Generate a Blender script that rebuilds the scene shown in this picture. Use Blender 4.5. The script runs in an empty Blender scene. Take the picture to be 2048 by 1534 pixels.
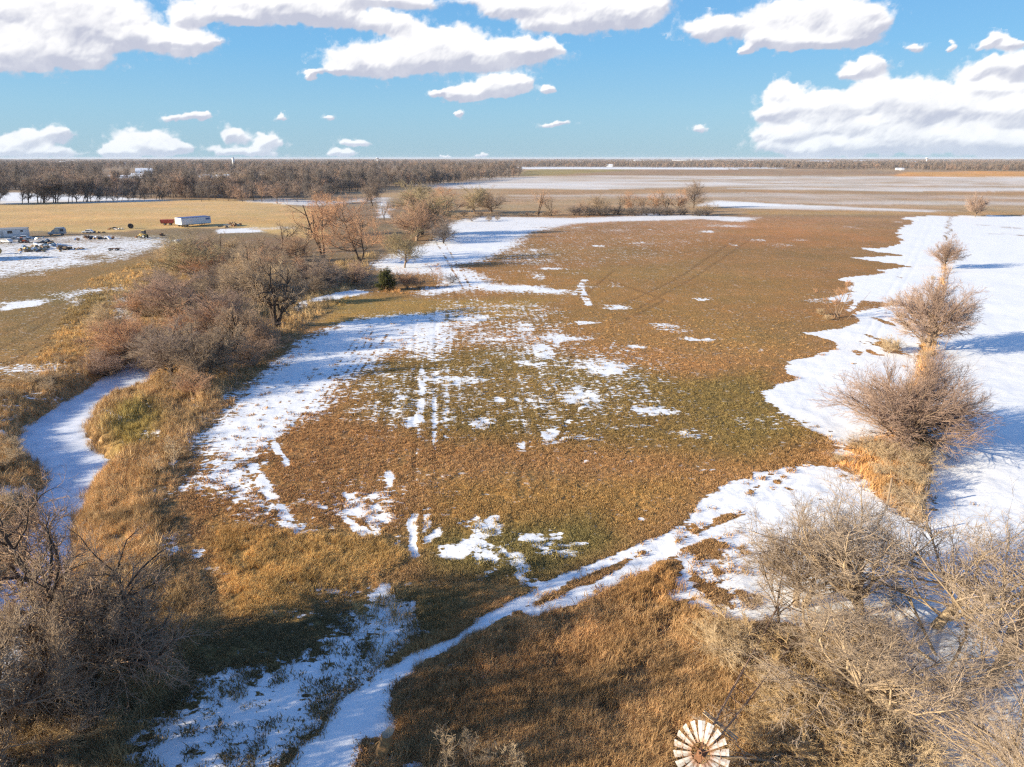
import bpy, bmesh, math, random
import numpy as np
from math import radians, sin, cos, tan, atan2, pi
from mathutils import Vector, Matrix

scene = bpy.context.scene
COL = scene.collection
R = np.random.RandomState(7)
random.seed(7)

# ------------------------------------------------------------------ camera
CAM_H = 30.0
FPX = 1409.0                      # focal length in pixels of a 2048 px wide picture
PITCH = math.atan((767 - 316) / FPX)
SP, CP = sin(PITCH), cos(PITCH)
cam_d = bpy.data.cameras.new('camera')
cam_d.sensor_width = 36.0
cam_d.lens = 36.0 * FPX / 2048
cam_d.clip_end = 60000
cam_d.clip_start = 0.5
cam = bpy.data.objects.new('camera', cam_d)
cam.location = (0, 0, CAM_H)
cam.rotation_euler = (pi / 2 - PITCH, 0, 0)
COL.objects.link(cam)
scene.camera = cam

def pix_dir(px, py):
    u = (px - 1024) / FPX; v = (py - 767) / FPX
    return np.array([u, CP - v * SP, -SP - v * CP])

def P(px, py, z=0.0):
    """where the line of sight through a point of the photograph meets the ground at height z"""
    d = pix_dir(px, max(py, 318.5))
    t = (z - CAM_H) / d[2]
    return np.array([d[0] * t, d[1] * t])

def height_at(px, py_base, py_top, z=0.0):
    """height of an upright thing standing at (px, py_base) whose top shows at py_top"""
    b = P(px, py_base, z)
    d = pix_dir(px, py_top)
    return CAM_H + d[2] * (b[1] / d[1]) - z

# ------------------------------------------------------------------ light
SUN_EL, SHADOW_DIR = 17.0, 17.0     # degrees; shadows run 17 degrees from +X towards +Y
to_sun = Vector((-cos(radians(SHADOW_DIR)) * cos(radians(SUN_EL)), -sin(radians(SHADOW_DIR)) * cos(radians(SUN_EL)), sin(radians(SUN_EL))))
sd = bpy.data.lights.new('sun', 'SUN')
sd.energy = 5.0
sd.angle = radians(0.6)
sd.color = (1.0, 0.875, 0.68)
sun = bpy.data.objects.new('sun', sd)
sun.rotation_euler = to_sun.to_track_quat('Z', 'Y').to_euler()
COL.objects.link(sun)

scene.view_settings.view_transform = 'Standard'
scene.view_settings.look = 'None'
scene.view_settings.gamma = 1
scene.view_settings.use_curve_mapping = False
scene.view_settings.exposure = 1.08
scene.cycles.max_bounces = 5
scene.cycles.diffuse_bounces = 3
scene.cycles.transparent_max_bounces = 8
scene.cycles.use_denoising = False
scene.cycles.filter_width = 1.3

# ------------------------------------------------------------------ world: sky with clouds
world = bpy.data.worlds.new('World')
scene.world = world
world.use_nodes = True
W = world.node_tree
W.nodes.clear()
def wn(t, **k):
    n = W.nodes.new(t)
    for a, b in k.items(): setattr(n, a, b)
    return n
def lk(a, b): W.links.new(a, b)
def wmath(op, a, b=None, c=None, clamp=False):
    n = wn('ShaderNodeMath', operation=op, use_clamp=clamp)
    for i, x in enumerate((a, b, c)):
        if x is None: continue
        if isinstance(x, (int, float)): n.inputs[i].default_value = x
        else: lk(x, n.inputs[i])
    return n.outputs[0]
def wvec(op, a, b=None):
    n = wn('ShaderNodeVectorMath', operation=op)
    for i, x in enumerate((a, b)):
        if x is None: continue
        if isinstance(x, tuple): n.inputs[i].default_value = x
        elif isinstance(x, (int, float)): n.inputs['Scale'].default_value = x
        else: lk(x, n.inputs[i])
    return n.outputs['Value' if op == 'DOT_PRODUCT' else 'Vector']
def wmaprange(v, a, b, c=0.0, d=1.0, smooth=True):
    n = wn('ShaderNodeMapRange', interpolation_type='SMOOTHSTEP' if smooth else 'LINEAR')
    lk(v, n.inputs[0])
    for i, x in enumerate((a, b, c, d)): n.inputs[i + 1].default_value = x
    return n.outputs[0]
def wmix(f, a, b):
    n = wn('ShaderNodeMix', data_type='RGBA')
    if isinstance(f, float): n.inputs[0].default_value = f
    else: lk(f, n.inputs[0])
    for i, x in ((6, a), (7, b)):
        if isinstance(x, tuple): n.inputs[i].default_value = x
        else: lk(x, n.inputs[i])
    return n.outputs[2]

SKY_STRENGTH = 0.06
sky = wn('ShaderNodeTexSky', sky_type='NISHITA', sun_disc=False)
sky.sun_elevation = radians(SUN_EL)
sky.sun_rotation = radians(180 + 90 - SHADOW_DIR)      # measured clockwise from +Y
sky.altitude = 300; sky.air_density = 1.0; sky.dust_density = 0.6; sky.ozone_density = 2.0
hs = wn('ShaderNodeHueSaturation')
hs.inputs['Saturation'].default_value = 0.9
hs.inputs['Value'].default_value = 1.1
lk(sky.outputs[0], hs.inputs['Color'])
tc = wn('ShaderNodeTexCoord')
# clear-weather blue: pale turquoise low down, deeper blue with height
sepz = wn('ShaderNodeSeparateXYZ'); lk(tc.outputs['Generated'], sepz.inputs[0])
ramp = wn('ShaderNodeValToRGB'); lk(sepz.outputs[2], ramp.inputs[0])
SG = 0.47 / SKY_STRENGTH
stops = [(0.0, (.36, .60, .76)), (.06, (.30, .60, .84)), (.13, (.19, .53, .90)), (.34, (.08, .32, .84)), (1.0, (.04, .15, .48))]
while len(ramp.color_ramp.elements) < len(stops): ramp.color_ramp.elements.new(.5)
for e_, (p_, c_) in zip(ramp.color_ramp.elements, stops):
    e_.position = p_; e_.color = (c_[0], c_[1], c_[2], 1)
rampc = wvec('MULTIPLY', ramp.outputs[0], (SG, SG, SG))
sky_blue = wmix(0.82, hs.outputs[0], rampc)
def wnoise(vec, scale, detail, rough=0.55, dist=0.0):
    n = wn('ShaderNodeTexNoise', noise_dimensions='3D')
    lk(vec, n.inputs['Vector'])
    n.inputs['Scale'].default_value = scale; n.inputs['Detail'].default_value = detail
    n.inputs['Roughness'].default_value = rough; n.inputs['Distortion'].default_value = dist
    return n
# behind and above the photographed part of the sky the same kind of broken cloud goes on
sep = wn('ShaderNodeSeparateXYZ'); lk(tc.outputs['Generated'], sep.inputs[0])
az = wmath('ARCTAN2', sep.outputs[0], sep.outputs[1])
gen = wnoise(wvec('MULTIPLY', tc.outputs['Generated'], (1.0, 1.0, 3.2)), 2.6, 6)
outm = wmath('MAXIMUM', wmaprange(wmath('ABSOLUTE', az), 0.80, 0.95), wmaprange(sep.outputs[2], 0.36, 0.42))
dens = wmath('MULTIPLY', wmaprange(gen.outputs[0], 0.54, 0.66), outm)
CLD = 0.40 / SKY_STRENGTH
colr = wmix(dens, sky_blue, (0.8 * CLD, 0.84 * CLD, 0.95 * CLD, 1))
bg = wn('ShaderNodeBackground'); bg.inputs['Strength'].default_value = SKY_STRENGTH
lk(colr, bg.inputs['Color'])
wo = wn('ShaderNodeOutputWorld'); lk(bg.outputs[0], wo.inputs['Surface'])

# ------------------------------------------------------------------ helpers
def tag(o, label=None, cat=None, group=None, kind=None):
    if label: o['label'] = label
    if cat: o['category'] = cat
    if group: o['group'] = group
    if kind: o['kind'] = kind
    return o

def empty(name, loc, rz=0.0, label=None, cat=None, group=None):
    o = bpy.data.objects.new(name, None)
    o.location = loc; o.rotation_euler = (0, 0, rz); o.empty_display_size = 0.5
    COL.objects.link(o)
    return tag(o, label, cat, group)

def np_mesh(name, verts, faces_flat, loop_totals, mats, smooth=True):
    me = bpy.data.meshes.new(name)
    verts = np.asarray(verts, dtype=np.float32).reshape(-1, 3)
    fl = np.asarray(faces_flat, dtype=np.int32).ravel()
    lt = np.asarray(loop_totals, dtype=np.int32).ravel()
    me.vertices.add(len(verts)); me.vertices.foreach_set('co', verts.ravel())
    me.loops.add(len(fl)); me.loops.foreach_set('vertex_index', fl)
    me.polygons.add(len(lt))
    ls = np.zeros(len(lt), dtype=np.int32); ls[1:] = np.cumsum(lt)[:-1]
    me.polygons.foreach_set('loop_start', ls)
    me.polygons.foreach_set('loop_total', lt)
    me.polygons.foreach_set('use_smooth', np.full(len(lt), smooth, dtype=bool))
    me.update(calc_edges=True)
    for m in (mats if isinstance(mats, (list, tuple)) else [mats]): me.materials.append(m)
    return me

def link(name, me, parent=None, loc=None):
    o = bpy.data.objects.new(name, me)
    if parent: o.parent = parent
    if loc is not None: o.location = loc
    COL.objects.link(o)
    return o

class MB:
    """collects boxes, bars and discs into ONE mesh"""
    def __init__(s): s.v = []; s.f = []
    def add(s, vs, fs):
        n = len(s.v); s.v += [tuple(v) for v in vs]; s.f += [tuple(i + n for i in f) for f in fs]; return s
    def box(s, x0, x1, y0, y1, z0, z1):
        vs = [(x, y, z) for z in (z0, z1) for x, y in ((x0, y0), (x1, y0), (x1, y1), (x0, y1))]
        return s.add(vs, [(3, 2, 1, 0), (4, 5, 6, 7), (0, 1, 5, 4), (1, 2, 6, 5), (2, 3, 7, 6), (3, 0, 4, 7)])
    def bar(s, a, b, ra, rb=None, n=6):
        a = Vector(a); b = Vector(b); rb = ra if rb is None else rb
        t = (b - a).normalized(); u = t.orthogonal().normalized(); w = t.cross(u)
        vs = [a + (u * cos(2 * pi * i / n) + w * sin(2 * pi * i / n)) * ra for i in range(n)] + \
             [b + (u * cos(2 * pi * i / n) + w * sin(2 * pi * i / n)) * rb for i in range(n)]
        fs = [(i, (i + 1) % n, n + (i + 1) % n, n + i) for i in range(n)] + [tuple(range(n - 1, -1, -1)), tuple(range(n, 2 * n))]
        return s.add(vs, fs)
    def ring(s, c, ax, rad, r, seg=32, n=4):
        c = Vector(c); ax = Vector(ax).normalized(); u = ax.orthogonal().normalized(); w = ax.cross(u)
        vs = []; fs = []
        for i in range(seg):
            a = 2 * pi * i / seg; d = u * cos(a) + w * sin(a)
            for j in range(n):
                b = 2 * pi * j / n + pi / 4
                vs.append(c + d * (rad + r * cos(b)) + ax * r * sin(b))
        for i in range(seg):
            for j in range(n):
                i2 = (i + 1) % seg; j2 = (j + 1) % n
                fs.append((i * n + j, i2 * n + j, i2 * n + j2, i * n + j2))
        return s.add(vs, fs)
    def profile(s, pts, y0, y1):
        """closed outline in x,z pulled along y"""
        n = len(pts)
        vs = [(x, y0, z) for x, z in pts] + [(x, y1, z) for x, z in pts]
        fs = [(i, (i + 1) % n, n + (i + 1) % n, n + i) for i in range(n)] + [tuple(range(n - 1, -1, -1)), tuple(range(n, 2 * n))]
        return s.add(vs, fs)
    def build(s, name, mat, parent=None, smooth=False, loc=None):
        me = bpy.data.meshes.new(name); me.from_pydata(s.v, [], s.f); me.update()
        bm = bmesh.new(); bm.from_mesh(me); bmesh.ops.recalc_face_normals(bm, faces=bm.faces); bm.to_mesh(me); bm.free()
        me.materials.append(mat)
        if smooth:
            for p in me.polygons: p.use_smooth = True
        return link(name, me, parent, loc)

def copy_tree(o, parent=None):
    c = o.copy(); COL.objects.link(c); c.parent = parent
    for ch in list(o.children): copy_tree(ch, c)
    return c

# numpy noise
def _hash(i, j, seed):
    h = (i * 374761393 + j * 668265263 + seed * 1442695041) & 0xffffffff
    h = ((h ^ (h >> 13)) * 1274126177) & 0xffffffff
    return ((h ^ (h >> 16)) & 0xffff) / 65535.0
def vnoise(x, y, seed=0):
    xi = np.floor(x).astype(np.int64); yi = np.floor(y).astype(np.int64)
    fx = x - xi; fy = y - yi
    fx = fx * fx * (3 - 2 * fx); fy = fy * fy * (3 - 2 * fy)
    a = _hash(xi, yi, seed); b = _hash(xi + 1, yi, seed); c = _hash(xi, yi + 1, seed); d = _hash(xi + 1, yi + 1, seed)
    return (a * (1 - fx) + b * fx) * (1 - fy) + (c * (1 - fx) + d * fx) * fy
def fbm(x, y, seed=0, octs=4):
    s = 0; a = 0.5; t = 0
    for o in range(octs):
        s = s + a * vnoise(x * 2 ** o, y * 2 ** o, seed + o * 17); t += a; a *= 0.55
    return s / t

# ------------------------------------------------------------------ materials
def mat(name):
    m = bpy.data.materials.new(name); m.use_nodes = True
    nt = m.node_tree; b = nt.nodes['Principled BSDF']
    return m, nt, b
class G:
    """short hands for a node tree"""
    def __init__(s, nt): s.nt = nt
    def n(s, t, **k):
        n = s.nt.nodes.new(t)
        for a, b in k.items(): setattr(n, a, b)
        return n
    def l(s, a, b): s.nt.links.new(a, b)
    def put(s, x, sock):
        if x is None: return
        if isinstance(x, (int, float, tuple)): sock.default_value = x
        else: s.l(x, sock)
    def m(s, op, a, b=None, c=None, clamp=False):
        n = s.n('ShaderNodeMath', operation=op, use_clamp=clamp)
        for i, x in enumerate((a, b, c)): s.put(x, n.inputs[i])
        return n.outputs[0]
    def v(s, op, a, b=None):
        n = s.n('ShaderNodeVectorMath', operation=op)
        s.put(a, n.inputs[0]); s.put(b, n.inputs[1]); return n.outputs[0]
    def noise(s, vec, scale, detail=4, rough=0.55, dist=0.0):
        n = s.n('ShaderNodeTexNoise'); s.put(vec, n.inputs['Vector'])
        n.inputs['Scale'].default_value = scale; n.inputs['Detail'].default_value = detail
        n.inputs['Roughness'].default_value = rough; n.inputs['Distortion'].default_value = dist
        return n.outputs[0]
    def mr(s, x, a, b, c=0.0, d=1.0, smooth=False):
        n = s.n('ShaderNodeMapRange', interpolation_type='SMOOTHSTEP' if smooth else 'LINEAR')
        s.l(x, n.inputs[0])
        for i, q in enumerate((a, b, c, d)): s.put(q, n.inputs[i + 1])
        return n.outputs[0]
    def mix(s, f, a, b, blend='MIX'):
        n = s.n('ShaderNodeMix', data_type='RGBA', blend_type=blend)
        s.put(f, n.inputs[0]); s.put(a, n.inputs[6]); s.put(b, n.inputs[7]); return n.outputs[2]
    def attr(s, name, out='Fac'):
        n = s.n('ShaderNodeAttribute', attribute_name=name); return n.outputs[out]
    def bump(s, h, strength, dist, b):
        n = s.n('ShaderNodeBump'); n.inputs['Strength'].default_value = strength; n.inputs['Distance'].default_value = dist
        s.l(h, n.inputs['Height']); s.l(n.outputs[0], b.inputs['Normal']); return n

def rgba(c): return (c[0], c[1], c[2], 1.0)

def plant_mat(name, ca, cb, cc=None, rough=0.9, obj_noise=3.0, hue=True):
    """plant stuff whose colour varies from one individual to the next and along it"""
    m, nt, b = mat(name); g = G(nt)
    oi = g.n('ShaderNodeObjectInfo')
    tcn = g.n('ShaderNodeTexCoord')
    ns = g.noise(tcn.outputs['Object'], obj_noise, 3)
    f = g.m('ADD', g.m('MULTIPLY', oi.outputs['Random'], 0.6), g.m('MULTIPLY', g.mr(ns, 0.3, 0.7), 0.4))
    c = g.mix(f, rgba(ca), rgba(cb))
    if cc is not None:
        r2 = g.m('FRACT', g.m('MULTIPLY', oi.outputs['Random'], 17.31))
        c = g.mix(g.mr(r2, 0.62, 0.95), c, rgba(cc))
    g.l(c, b.inputs['Base Color'])
    b.inputs['Roughness'].default_value = rough
    b.inputs['Specular IOR Level'].default_value = 0.15
    return m

def plain_mat(name, c, rough=0.6, metal=0.0, var=0.25, scale=2.0, dirt=None, bump=0.0):
    m, nt, b = mat(name); g = G(nt)
    tcn = g.n('ShaderNodeTexCoord')
    ns = g.noise(tcn.outputs['Object'], scale, 6, 0.6)
    f = g.mr(ns, 0.35, 0.7)
    c2 = tuple(x * (1 - var) for x in c) if dirt is None else dirt
    g.l(g.mix(g.m('MULTIPLY', f, 1.0 if dirt is None else var), rgba(c), rgba(c2)), b.inputs['Base Color'])
    b.inputs['Roughness'].default_value = rough; b.inputs['Metallic'].default_value = metal
    if bump: g.bump(ns, bump, 0.02, b)
    return m
# ------------------------------------------------------------------ what lies on the ground
def W_(pts, z=0.0): return np.array([P(x, y, z) for x, y in pts])

def sdf(x, y, poly):
    """signed distance to a polygon, negative inside"""
    n = len(poly); d = np.full(x.shape, 1e18); ins = np.zeros(x.shape, dtype=bool)
    for i in range(n):
        ax, ay = poly[i]; bx, by = poly[(i + 1) % n]
        ex, ey = bx - ax, by - ay
        wx, wy = x - ax, y - ay
        t = np.clip((wx * ex + wy * ey) / (ex * ex + ey * ey + 1e-12), 0, 1)
        d = np.minimum(d, (wx - ex * t) ** 2 + (wy - ey * t) ** 2)
        if ey != 0:
            c = ((ay > y) != (by > y)) & (x < ex * (y - ay) / ey + ax)
            ins ^= c
    return np.where(ins, -1, 1) * np.sqrt(d)

def sdline(x, y, pl):
    d = np.full(x.shape, 1e18)
    for i in range(len(pl) - 1):
        ax, ay = pl[i]; ex, ey = pl[i + 1][0] - ax, pl[i + 1][1] - ay
        wx, wy = x - ax, y - ay
        t = np.clip((wx * ex + wy * ey) / (ex * ex + ey * ey + 1e-12), 0, 1)
        d = np.minimum(d, (wx - ex * t) ** 2 + (wy - ey * t) ** 2)
    return np.sqrt(d)

def sstep(a, b, x):
    t = np.clip((x - a) / (b - a), 0, 1); return t * t * (3 - 2 * t)

CREEK_Z = -1.7
CREEK = W_([(300,722),(328,738),(262,778),(205,800),(170,825),(157,850),(160,880),(180,905),(217,935),(190,955),(158,985),(135,1030),(132,1100),(118,1150),(75,1220),(30,1300),(0,1380),(-80,1480),
            (-200,1480),(-90,1330),(-10,1220),(50,1130),(75,1060),(85,1000),(112,960),(100,930),(62,905),(43,880),(72,848),(150,800),(215,757),(275,722),(320,692),(372,662),(376,668),(345,700)], CREEK_Z)

def ground_z(x, y):
    x = np.asarray(x, float); y = np.asarray(y, float)
    dist = np.hypot(x, y)
    near = np.clip(1 - dist / 700, 0, 1)
    z = (fbm(x / 14, y / 14, 5, 4) - 0.5) * 0.5 * near
    z = z + (fbm(x / 1.7, y / 1.7, 9, 3) - 0.5) * 0.22 * np.clip(1 - dist / 220, 0, 1)
    m = (x > -110) & (x < 0) & (y > 20) & (y < 190)
    if np.any(m):
        xs, ys = x[m], y[m]
        s = sdf(xs + (fbm(xs / 3, ys / 3, 3) - 0.5) * 1.6, ys + (fbm(xs / 3, ys / 3, 4) - 0.5) * 1.6, CREEK)
        bank = 1 - sstep(0.0, 2.6, s)
        slope = (1 - sstep(0.0, 9.0, s)) * 0.5
        zz = z[m] * (1 - bank) - slope * (1 - bank) - bank * 2.3 + (1 - sstep(3, 9, s)) * (fbm(xs / 2.2, ys / 2.2, 31, 3) - 0.5) * 0.5 * (1 - bank)
        z = z.copy(); z[m] = zz
    return z
def gz(x, y): return float(ground_z(np.array([x]), np.array([y]))[0])

C_FIELD = (.335, .195, .098); C_OLIVE = (.235, .165, .072); C_TAN = (.40, .235, .11); C_STRAW = (.50, .31, .135); C_DARK = (.17, .115, .07)
COLOURS = [  # outline in the photograph, colour, feather (m)
 ([(560,640),(800,560),(900,480),(960,430),(1500,428),(1800,432),(1900,432),(1870,700),(1800,1000),(1400,1250),(1100,1300),(780,1700),(-300,1700),(330,1400),(420,1250),(330,1000),(430,860),(560,700)], C_FIELD, 3),
 ([(1000,440),(1500,432),(1800,436),(1790,480),(1500,500),(1200,470)], (.365,.20,.10), 12),
 ([(1000,540),(1300,530),(1600,560),(1560,700),(1300,690),(1050,640)], (.335,.205,.095), 9),
 ([(720,720),(1000,690),(1300,740),(1500,800),(1640,870),(1500,920),(1200,890),(900,880),(740,830)], C_OLIVE, 5),
 ([(640,590),(900,600),(1100,600),(1040,640),(760,650),(620,650)], (.37,.245,.10), 4),
 ([(1320,770),(1520,740),(1620,860),(1480,900)], (.225,.165,.07), 4),
 ([(560,900),(1000,900),(1300,960),(1100,1010),(600,1010)], (.345,.205,.105), 4),
 ([(900,960),(1400,960),(1300,1060),(900,1090),(840,1040)], (.36,.215,.09), 3),
 ([(830,1060),(1180,1030),(1260,1080),(1060,1170),(880,1140)], (.225,.175,.075), 2.5),
 ([(430,1040),(560,1060),(820,1060),(840,1110),(700,1180),(560,1240),(460,1230),(430,1130)], (.335,.22,.105), 2),
 ([(0,404),(200,400),(440,398),(560,405),(640,420),(650,480),(560,470),(480,455),(430,455),(330,458),(180,467),(60,462),(-200,458),(-400,404)], (.60,.42,.22), 3),
 ([(-300,458),(60,462),(180,467),(350,455),(390,480),(330,495),(220,525),(0,560),(-400,600)], (.27,.20,.14), 2),
 ([(-400,600),(0,560),(250,520),(330,500),(420,560),(300,640),(150,720),(0,830),(-400,1000)], (.30,.20,.105), 3),
 ([(180,560),(330,510),(400,560),(300,650),(130,740),(60,740)], (.34,.235,.125), 3),
 ([(330,500),(560,560),(760,500),(640,640),(560,700),(400,860),(330,1000),(420,1250),(300,1700),(-500,1700),(-300,900),(150,720)], (.30,.215,.135), 3),
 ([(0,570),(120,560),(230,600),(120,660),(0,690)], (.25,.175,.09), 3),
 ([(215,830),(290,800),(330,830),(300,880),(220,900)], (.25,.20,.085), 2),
 ([(1400,1215),(1480,1250),(1780,1300),(1770,1420),(1830,1700),(700,1700),(800,1400),(960,1262),(1160,1200)], (.315,.20,.115), 1.5),
 ([(800,1380),(1000,1300),(1300,1240),(1200,1340),(980,1460),(800,1480)], (.26,.155,.085), 1.5),
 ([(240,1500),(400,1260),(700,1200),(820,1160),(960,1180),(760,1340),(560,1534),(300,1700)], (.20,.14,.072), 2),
 ([(560,338),(1200,336),(2200,338),(2400,434),(1500,428),(960,430),(900,440),(800,400),(560,372)], (.40,.275,.175), 10),
 ([(1000,378),(2300,385),(2300,404),(1430,400),(1000,396)], (.39,.245,.135), 12),
 ([(1040,352),(1046,341),(1100,337.5),(1290,338.5),(1140,351)], (.30,.235,.075), 14),
 ([(1290,338.5),(2200,343),(2200,350),(1100,351)], (.33,.215,.145), 16),
 ([(1785,351),(1815,343),(2200,343.5),(2200,358),(1800,354)], (.62,.32,.09), 12),
 ([(1500,421),(2300,424),(2300,434),(1500,429)], (.42,.26,.115), 4),
 ([(395,352),(440,347),(800,350.5),(860,353),(700,362),(395,366)], (.55,.38,.21), 10),
]
SNOW = [  # outline, cover, feather (m)
 ([(330,1700),(260,1534),(300,1470),(370,1400),(440,1360),(520,1335),(600,1300),(690,1250),(740,1190),(780,1170),(800,1200),(830,1230),(820,1280),(760,1340),(640,1440),(560,1510),(520,1700)], .74, 1.2),
 ([(683,643),(749,632),(882,622),(982,610),(1059,613),(1110,622),(1015,640),(982,663),(915,667),(900,700),(882,716),(842,722),(815,697),(765,712),(700,690)], .62, 2.2),
 ([(500,773),(550,723),(583,697),(633,667),(683,645),(760,640),(800,665),(800,695),(765,712),(760,740),(715,755),(682,790),(667,815),(627,840),(583,855),(547,880),(520,900),(500,930),(517,962),(540,1010),(600,1067),(560,1050),(470,1000),(400,980),(327,987),(390,945),(400,910),(347,883),(420,855),(470,800)], .66, 1.8),
 ([(560,740),(620,690),(690,660),(760,655),(720,720),(640,800),(560,850),(480,880),(470,850)], .80, 2.4),
 ([(730,735),(1000,720),(1010,860),(760,870),(700,800)], .22, 3), ([(1010,690),(1290,700),(1360,830),(1200,900),(1000,870)], .20, 3), ([(620,960),(900,950),(900,1080),(700,1080)], .16, 2), ([(880,600),(1100,610),(1180,720),(920,720)], .22, 3), ([(1000,440),(1500,435),(1400,500),(1000,560)], .08, 6),
 ([(585,612),(640,590),(700,580),(740,583),(680,596),(620,606),(590,622)], .95, .8),
 ([(735,530),(800,500),(850,490),(880,470),(900,445),(960,433),(1150,436),(1300,431),(1400,429.5),(1515,436),(1480,443),(1400,438),(1250,442),(1150,447),(1060,465),(1040,490),(990,505),(940,515),(900,530),(960,545),(985,565),(1110,580),(1140,587),(1000,583),(950,577),(900,585),(845,592),(830,582),(890,570),(870,550),(790,548)], .70, 3),
 ([(880,500),(960,480),(1000,500),(960,525),(900,530)], .75, 3),
 # the snow under and beyond the tree row on the right
 ([(1791,436),(1861,430.5),(1898,432),(2600,430),(4000,700),(6000,2400),(1900,2400),(1800,1534),(1770,1420),(1780,1300),(1560,1240),(1480,1250),(1400,1215),(1345,1200),(1340,1160),(1375,1110),(1330,1110),(1180,1200),(1060,1222),(1300,1100),(1374,1044),(1414,1002),(1467,971),(1511,958),(1571,934),(1675,934),(1660,880),(1604,847),(1554,827),(1528,800),(1531,780),(1591,760),(1568,723),(1631,705),(1675,697),(1671,682),(1608,665),(1678,657),(1721,642),(1716,625),(1711,611),(1651,597),(1718,582),(1696,576),(1713,565),(1676,559),(1731,551),(1778,546),(1758,541),(1826,532),(1743,520),(1696,516),(1818,512),(1711,497),(1768,497),(1796,485),(1801,472),(1793,460),(1821,450),(1828,440)], 1.0, .55),
 ([(1374,1046),(1440,1020),(1530,1030),(1520,1046),(1440,1060),(1330,1095)], .12, .6),
 ([(1340,1110),(1390,1080),(1470,1080),(1530,1130),(1510,1250),(1345,1210)], .62, 1.2),
 ([(1895,433),(1903,433),(1895,480),(1893,540),(1885,600),(1872,700),(1868,800),(1862,900),(1852,990),(1850,1065),(1770,1005),(1700,960),(1675,934),(1640,905),(1701,884),(1770,872),(1810,800),(1840,700),(1866,600),(1880,540),(1886,480)], .05, .6),
 ([(1700,598),(1786,604),(1786,614),(1740,620),(1660,628)], .05, .8),
 ([(1680,897),(1710,905),(1742,915),(1735,921),(1650,905)], .95, .3),
 ([(1690,940),(1775,952),(1850,985),(1845,1020),(1760,985),(1690,970)], .55, .5),
 # wide snowy end of the track
 ([(560,1700),(560,1534),(640,1450),(760,1345),(860,1288),(985,1222),(1000,1234),(860,1312),(805,1360),(785,1400),(800,1425),(850,1352),(858,1362),(790,1440),(720,1475),(690,1534),(700,1700)], 1.0, .25),
 ([(760,1500),(800,1505),(800,1534),(730,1534)], .9, .3), ([(815,1520),(870,1525),(880,1534),(820,1540)], .9, .3),
 # far fields
 ([(820,369),(1020,353),(1200,351),(2300,355),(2300,372),(1400,372),(1200,377),(900,376)], .40, 26),
 ([(1020,363.5),(1230,365.5),(1230,367),(1020,366)], .08, 5),
 ([(1500,373),(2300,376),(2300,383),(1800,382),(1450,378)], .38, 14),
 ([(880,372),(1020,358),(1500,366),(1480,372),(1200,378),(900,377)], .55, 12),
 ([(1430,400),(1560,408),(1900,422),(1860,424),(1500,417),(1400,412)], .75, 3),
 ([(1000,390),(1500,385),(2300,395),(2300,412),(1700,410),(1300,396),(1000,402)], .16, 14),
 ([(1030,334.5),(1500,335.5),(1700,338),(1300,338),(1030,338)], .95, 14),
 ([(-300,384),(100,386),(230,394),(340,401),(300,403),(-300,410)], .98, 5),
 ([(-300,406),(330,398),(360,400),(200,404),(-300,413)], .75, 3),
 ([(215,351),(300,350),(300,355),(215,356)], .95, 10), ([(690,398),(780,394),(790,402),(700,404)], .5, 3),
 ([(390,352),(470,353),(470,357),(390,356)], .85, 10),([(760,405),(775,402),(776,436),(755,436)], .9, 2),
 ([(480,402),(560,396),(700,404),(640,412),(560,408)], .45, 3),
 # the yard
 ([(-300,500),(180,470),(340,480),(330,492),(220,522),(0,556),(-300,600)], .46, 3),
 ([(-300,470),(60,476),(200,478),(330,470),(300,480),(-300,500)], .30, 3),
 ([(430,458),(520,455),(530,464),(440,466)], .85, 1.5), ([(500,455),(600,452),(600,458),(500,460)], .4, 1.5),
 ([(40,545),(110,540),(90,552),(40,552)], .2, .5), ([(170,512),(215,508),(215,520),(180,520)], .15, 1),
 ([(215,518),(330,488),(336,493),(222,527)], .3, 1),
 ([(0,604),(90,598),(95,606),(50,616),(0,622)], .75, 1.2), ([(140,590),(165,598),(160,612),(145,612)], .6, 1),([(100,585),(240,570),(250,580),(110,600)], .35, 2),
 ([(230,600),(270,590),(265,640),(235,640)], .6, 1.5), ([(-50,735),(125,725),(120,752),(0,752)], .42, 1.5), ([(0,800),(90,770),(100,790),(0,830)], .3, 1.5),
 ([(-50,850),(20,850),(15,862),(-50,870)], .8, .5), ([(40,960),(130,955),(145,985),(60,1030),(50,985),(-60,1000),(-60,970)], .78, .8),
 ([(185,850),(215,815),(290,800),(275,830),(215,858)], .55, .8), ([(235,885),(330,850),(345,860),(250,895)], .35, .8),
 ([(370,770),(470,770),(480,800),(400,810)], .5, 1.2), ([(240,905),(250,905),(250,930),(240,930)], .8, .4),
 ([(320,925),(342,918),(340,930),(322,934)], .9, .3), ([(275,955),(305,945),(300,952),(278,960)], .7, .3),
 ([(330,1080),(350,1060),(365,1100),(340,1130),(250,1200),(240,1180)], .5, .8), ([(395,1100),(425,1095),(430,1110),(400,1115)], .7, .4),
 ([(310,1060),(325,1055),(345,1120),(300,1190),(240,1215),(280,1130)], .5, .8),
 ([(600,1165),(700,1160),(690,1200),(600,1210)], .35, .8), ([(440,1215),(570,1190),(640,1225),(540,1240)], .3, .8),
 ([(420,1350),(500,1330),(500,1350),(430,1365)], .7, .4), ([(1040,1518),(1088,1502),(1085,1520),(1060,1528),(1040,1528)], 1.0, .1),
 ([(215,1480),(300,1430),(350,1420),(300,1500),(250,1534)], .4, 1),
]
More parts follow.
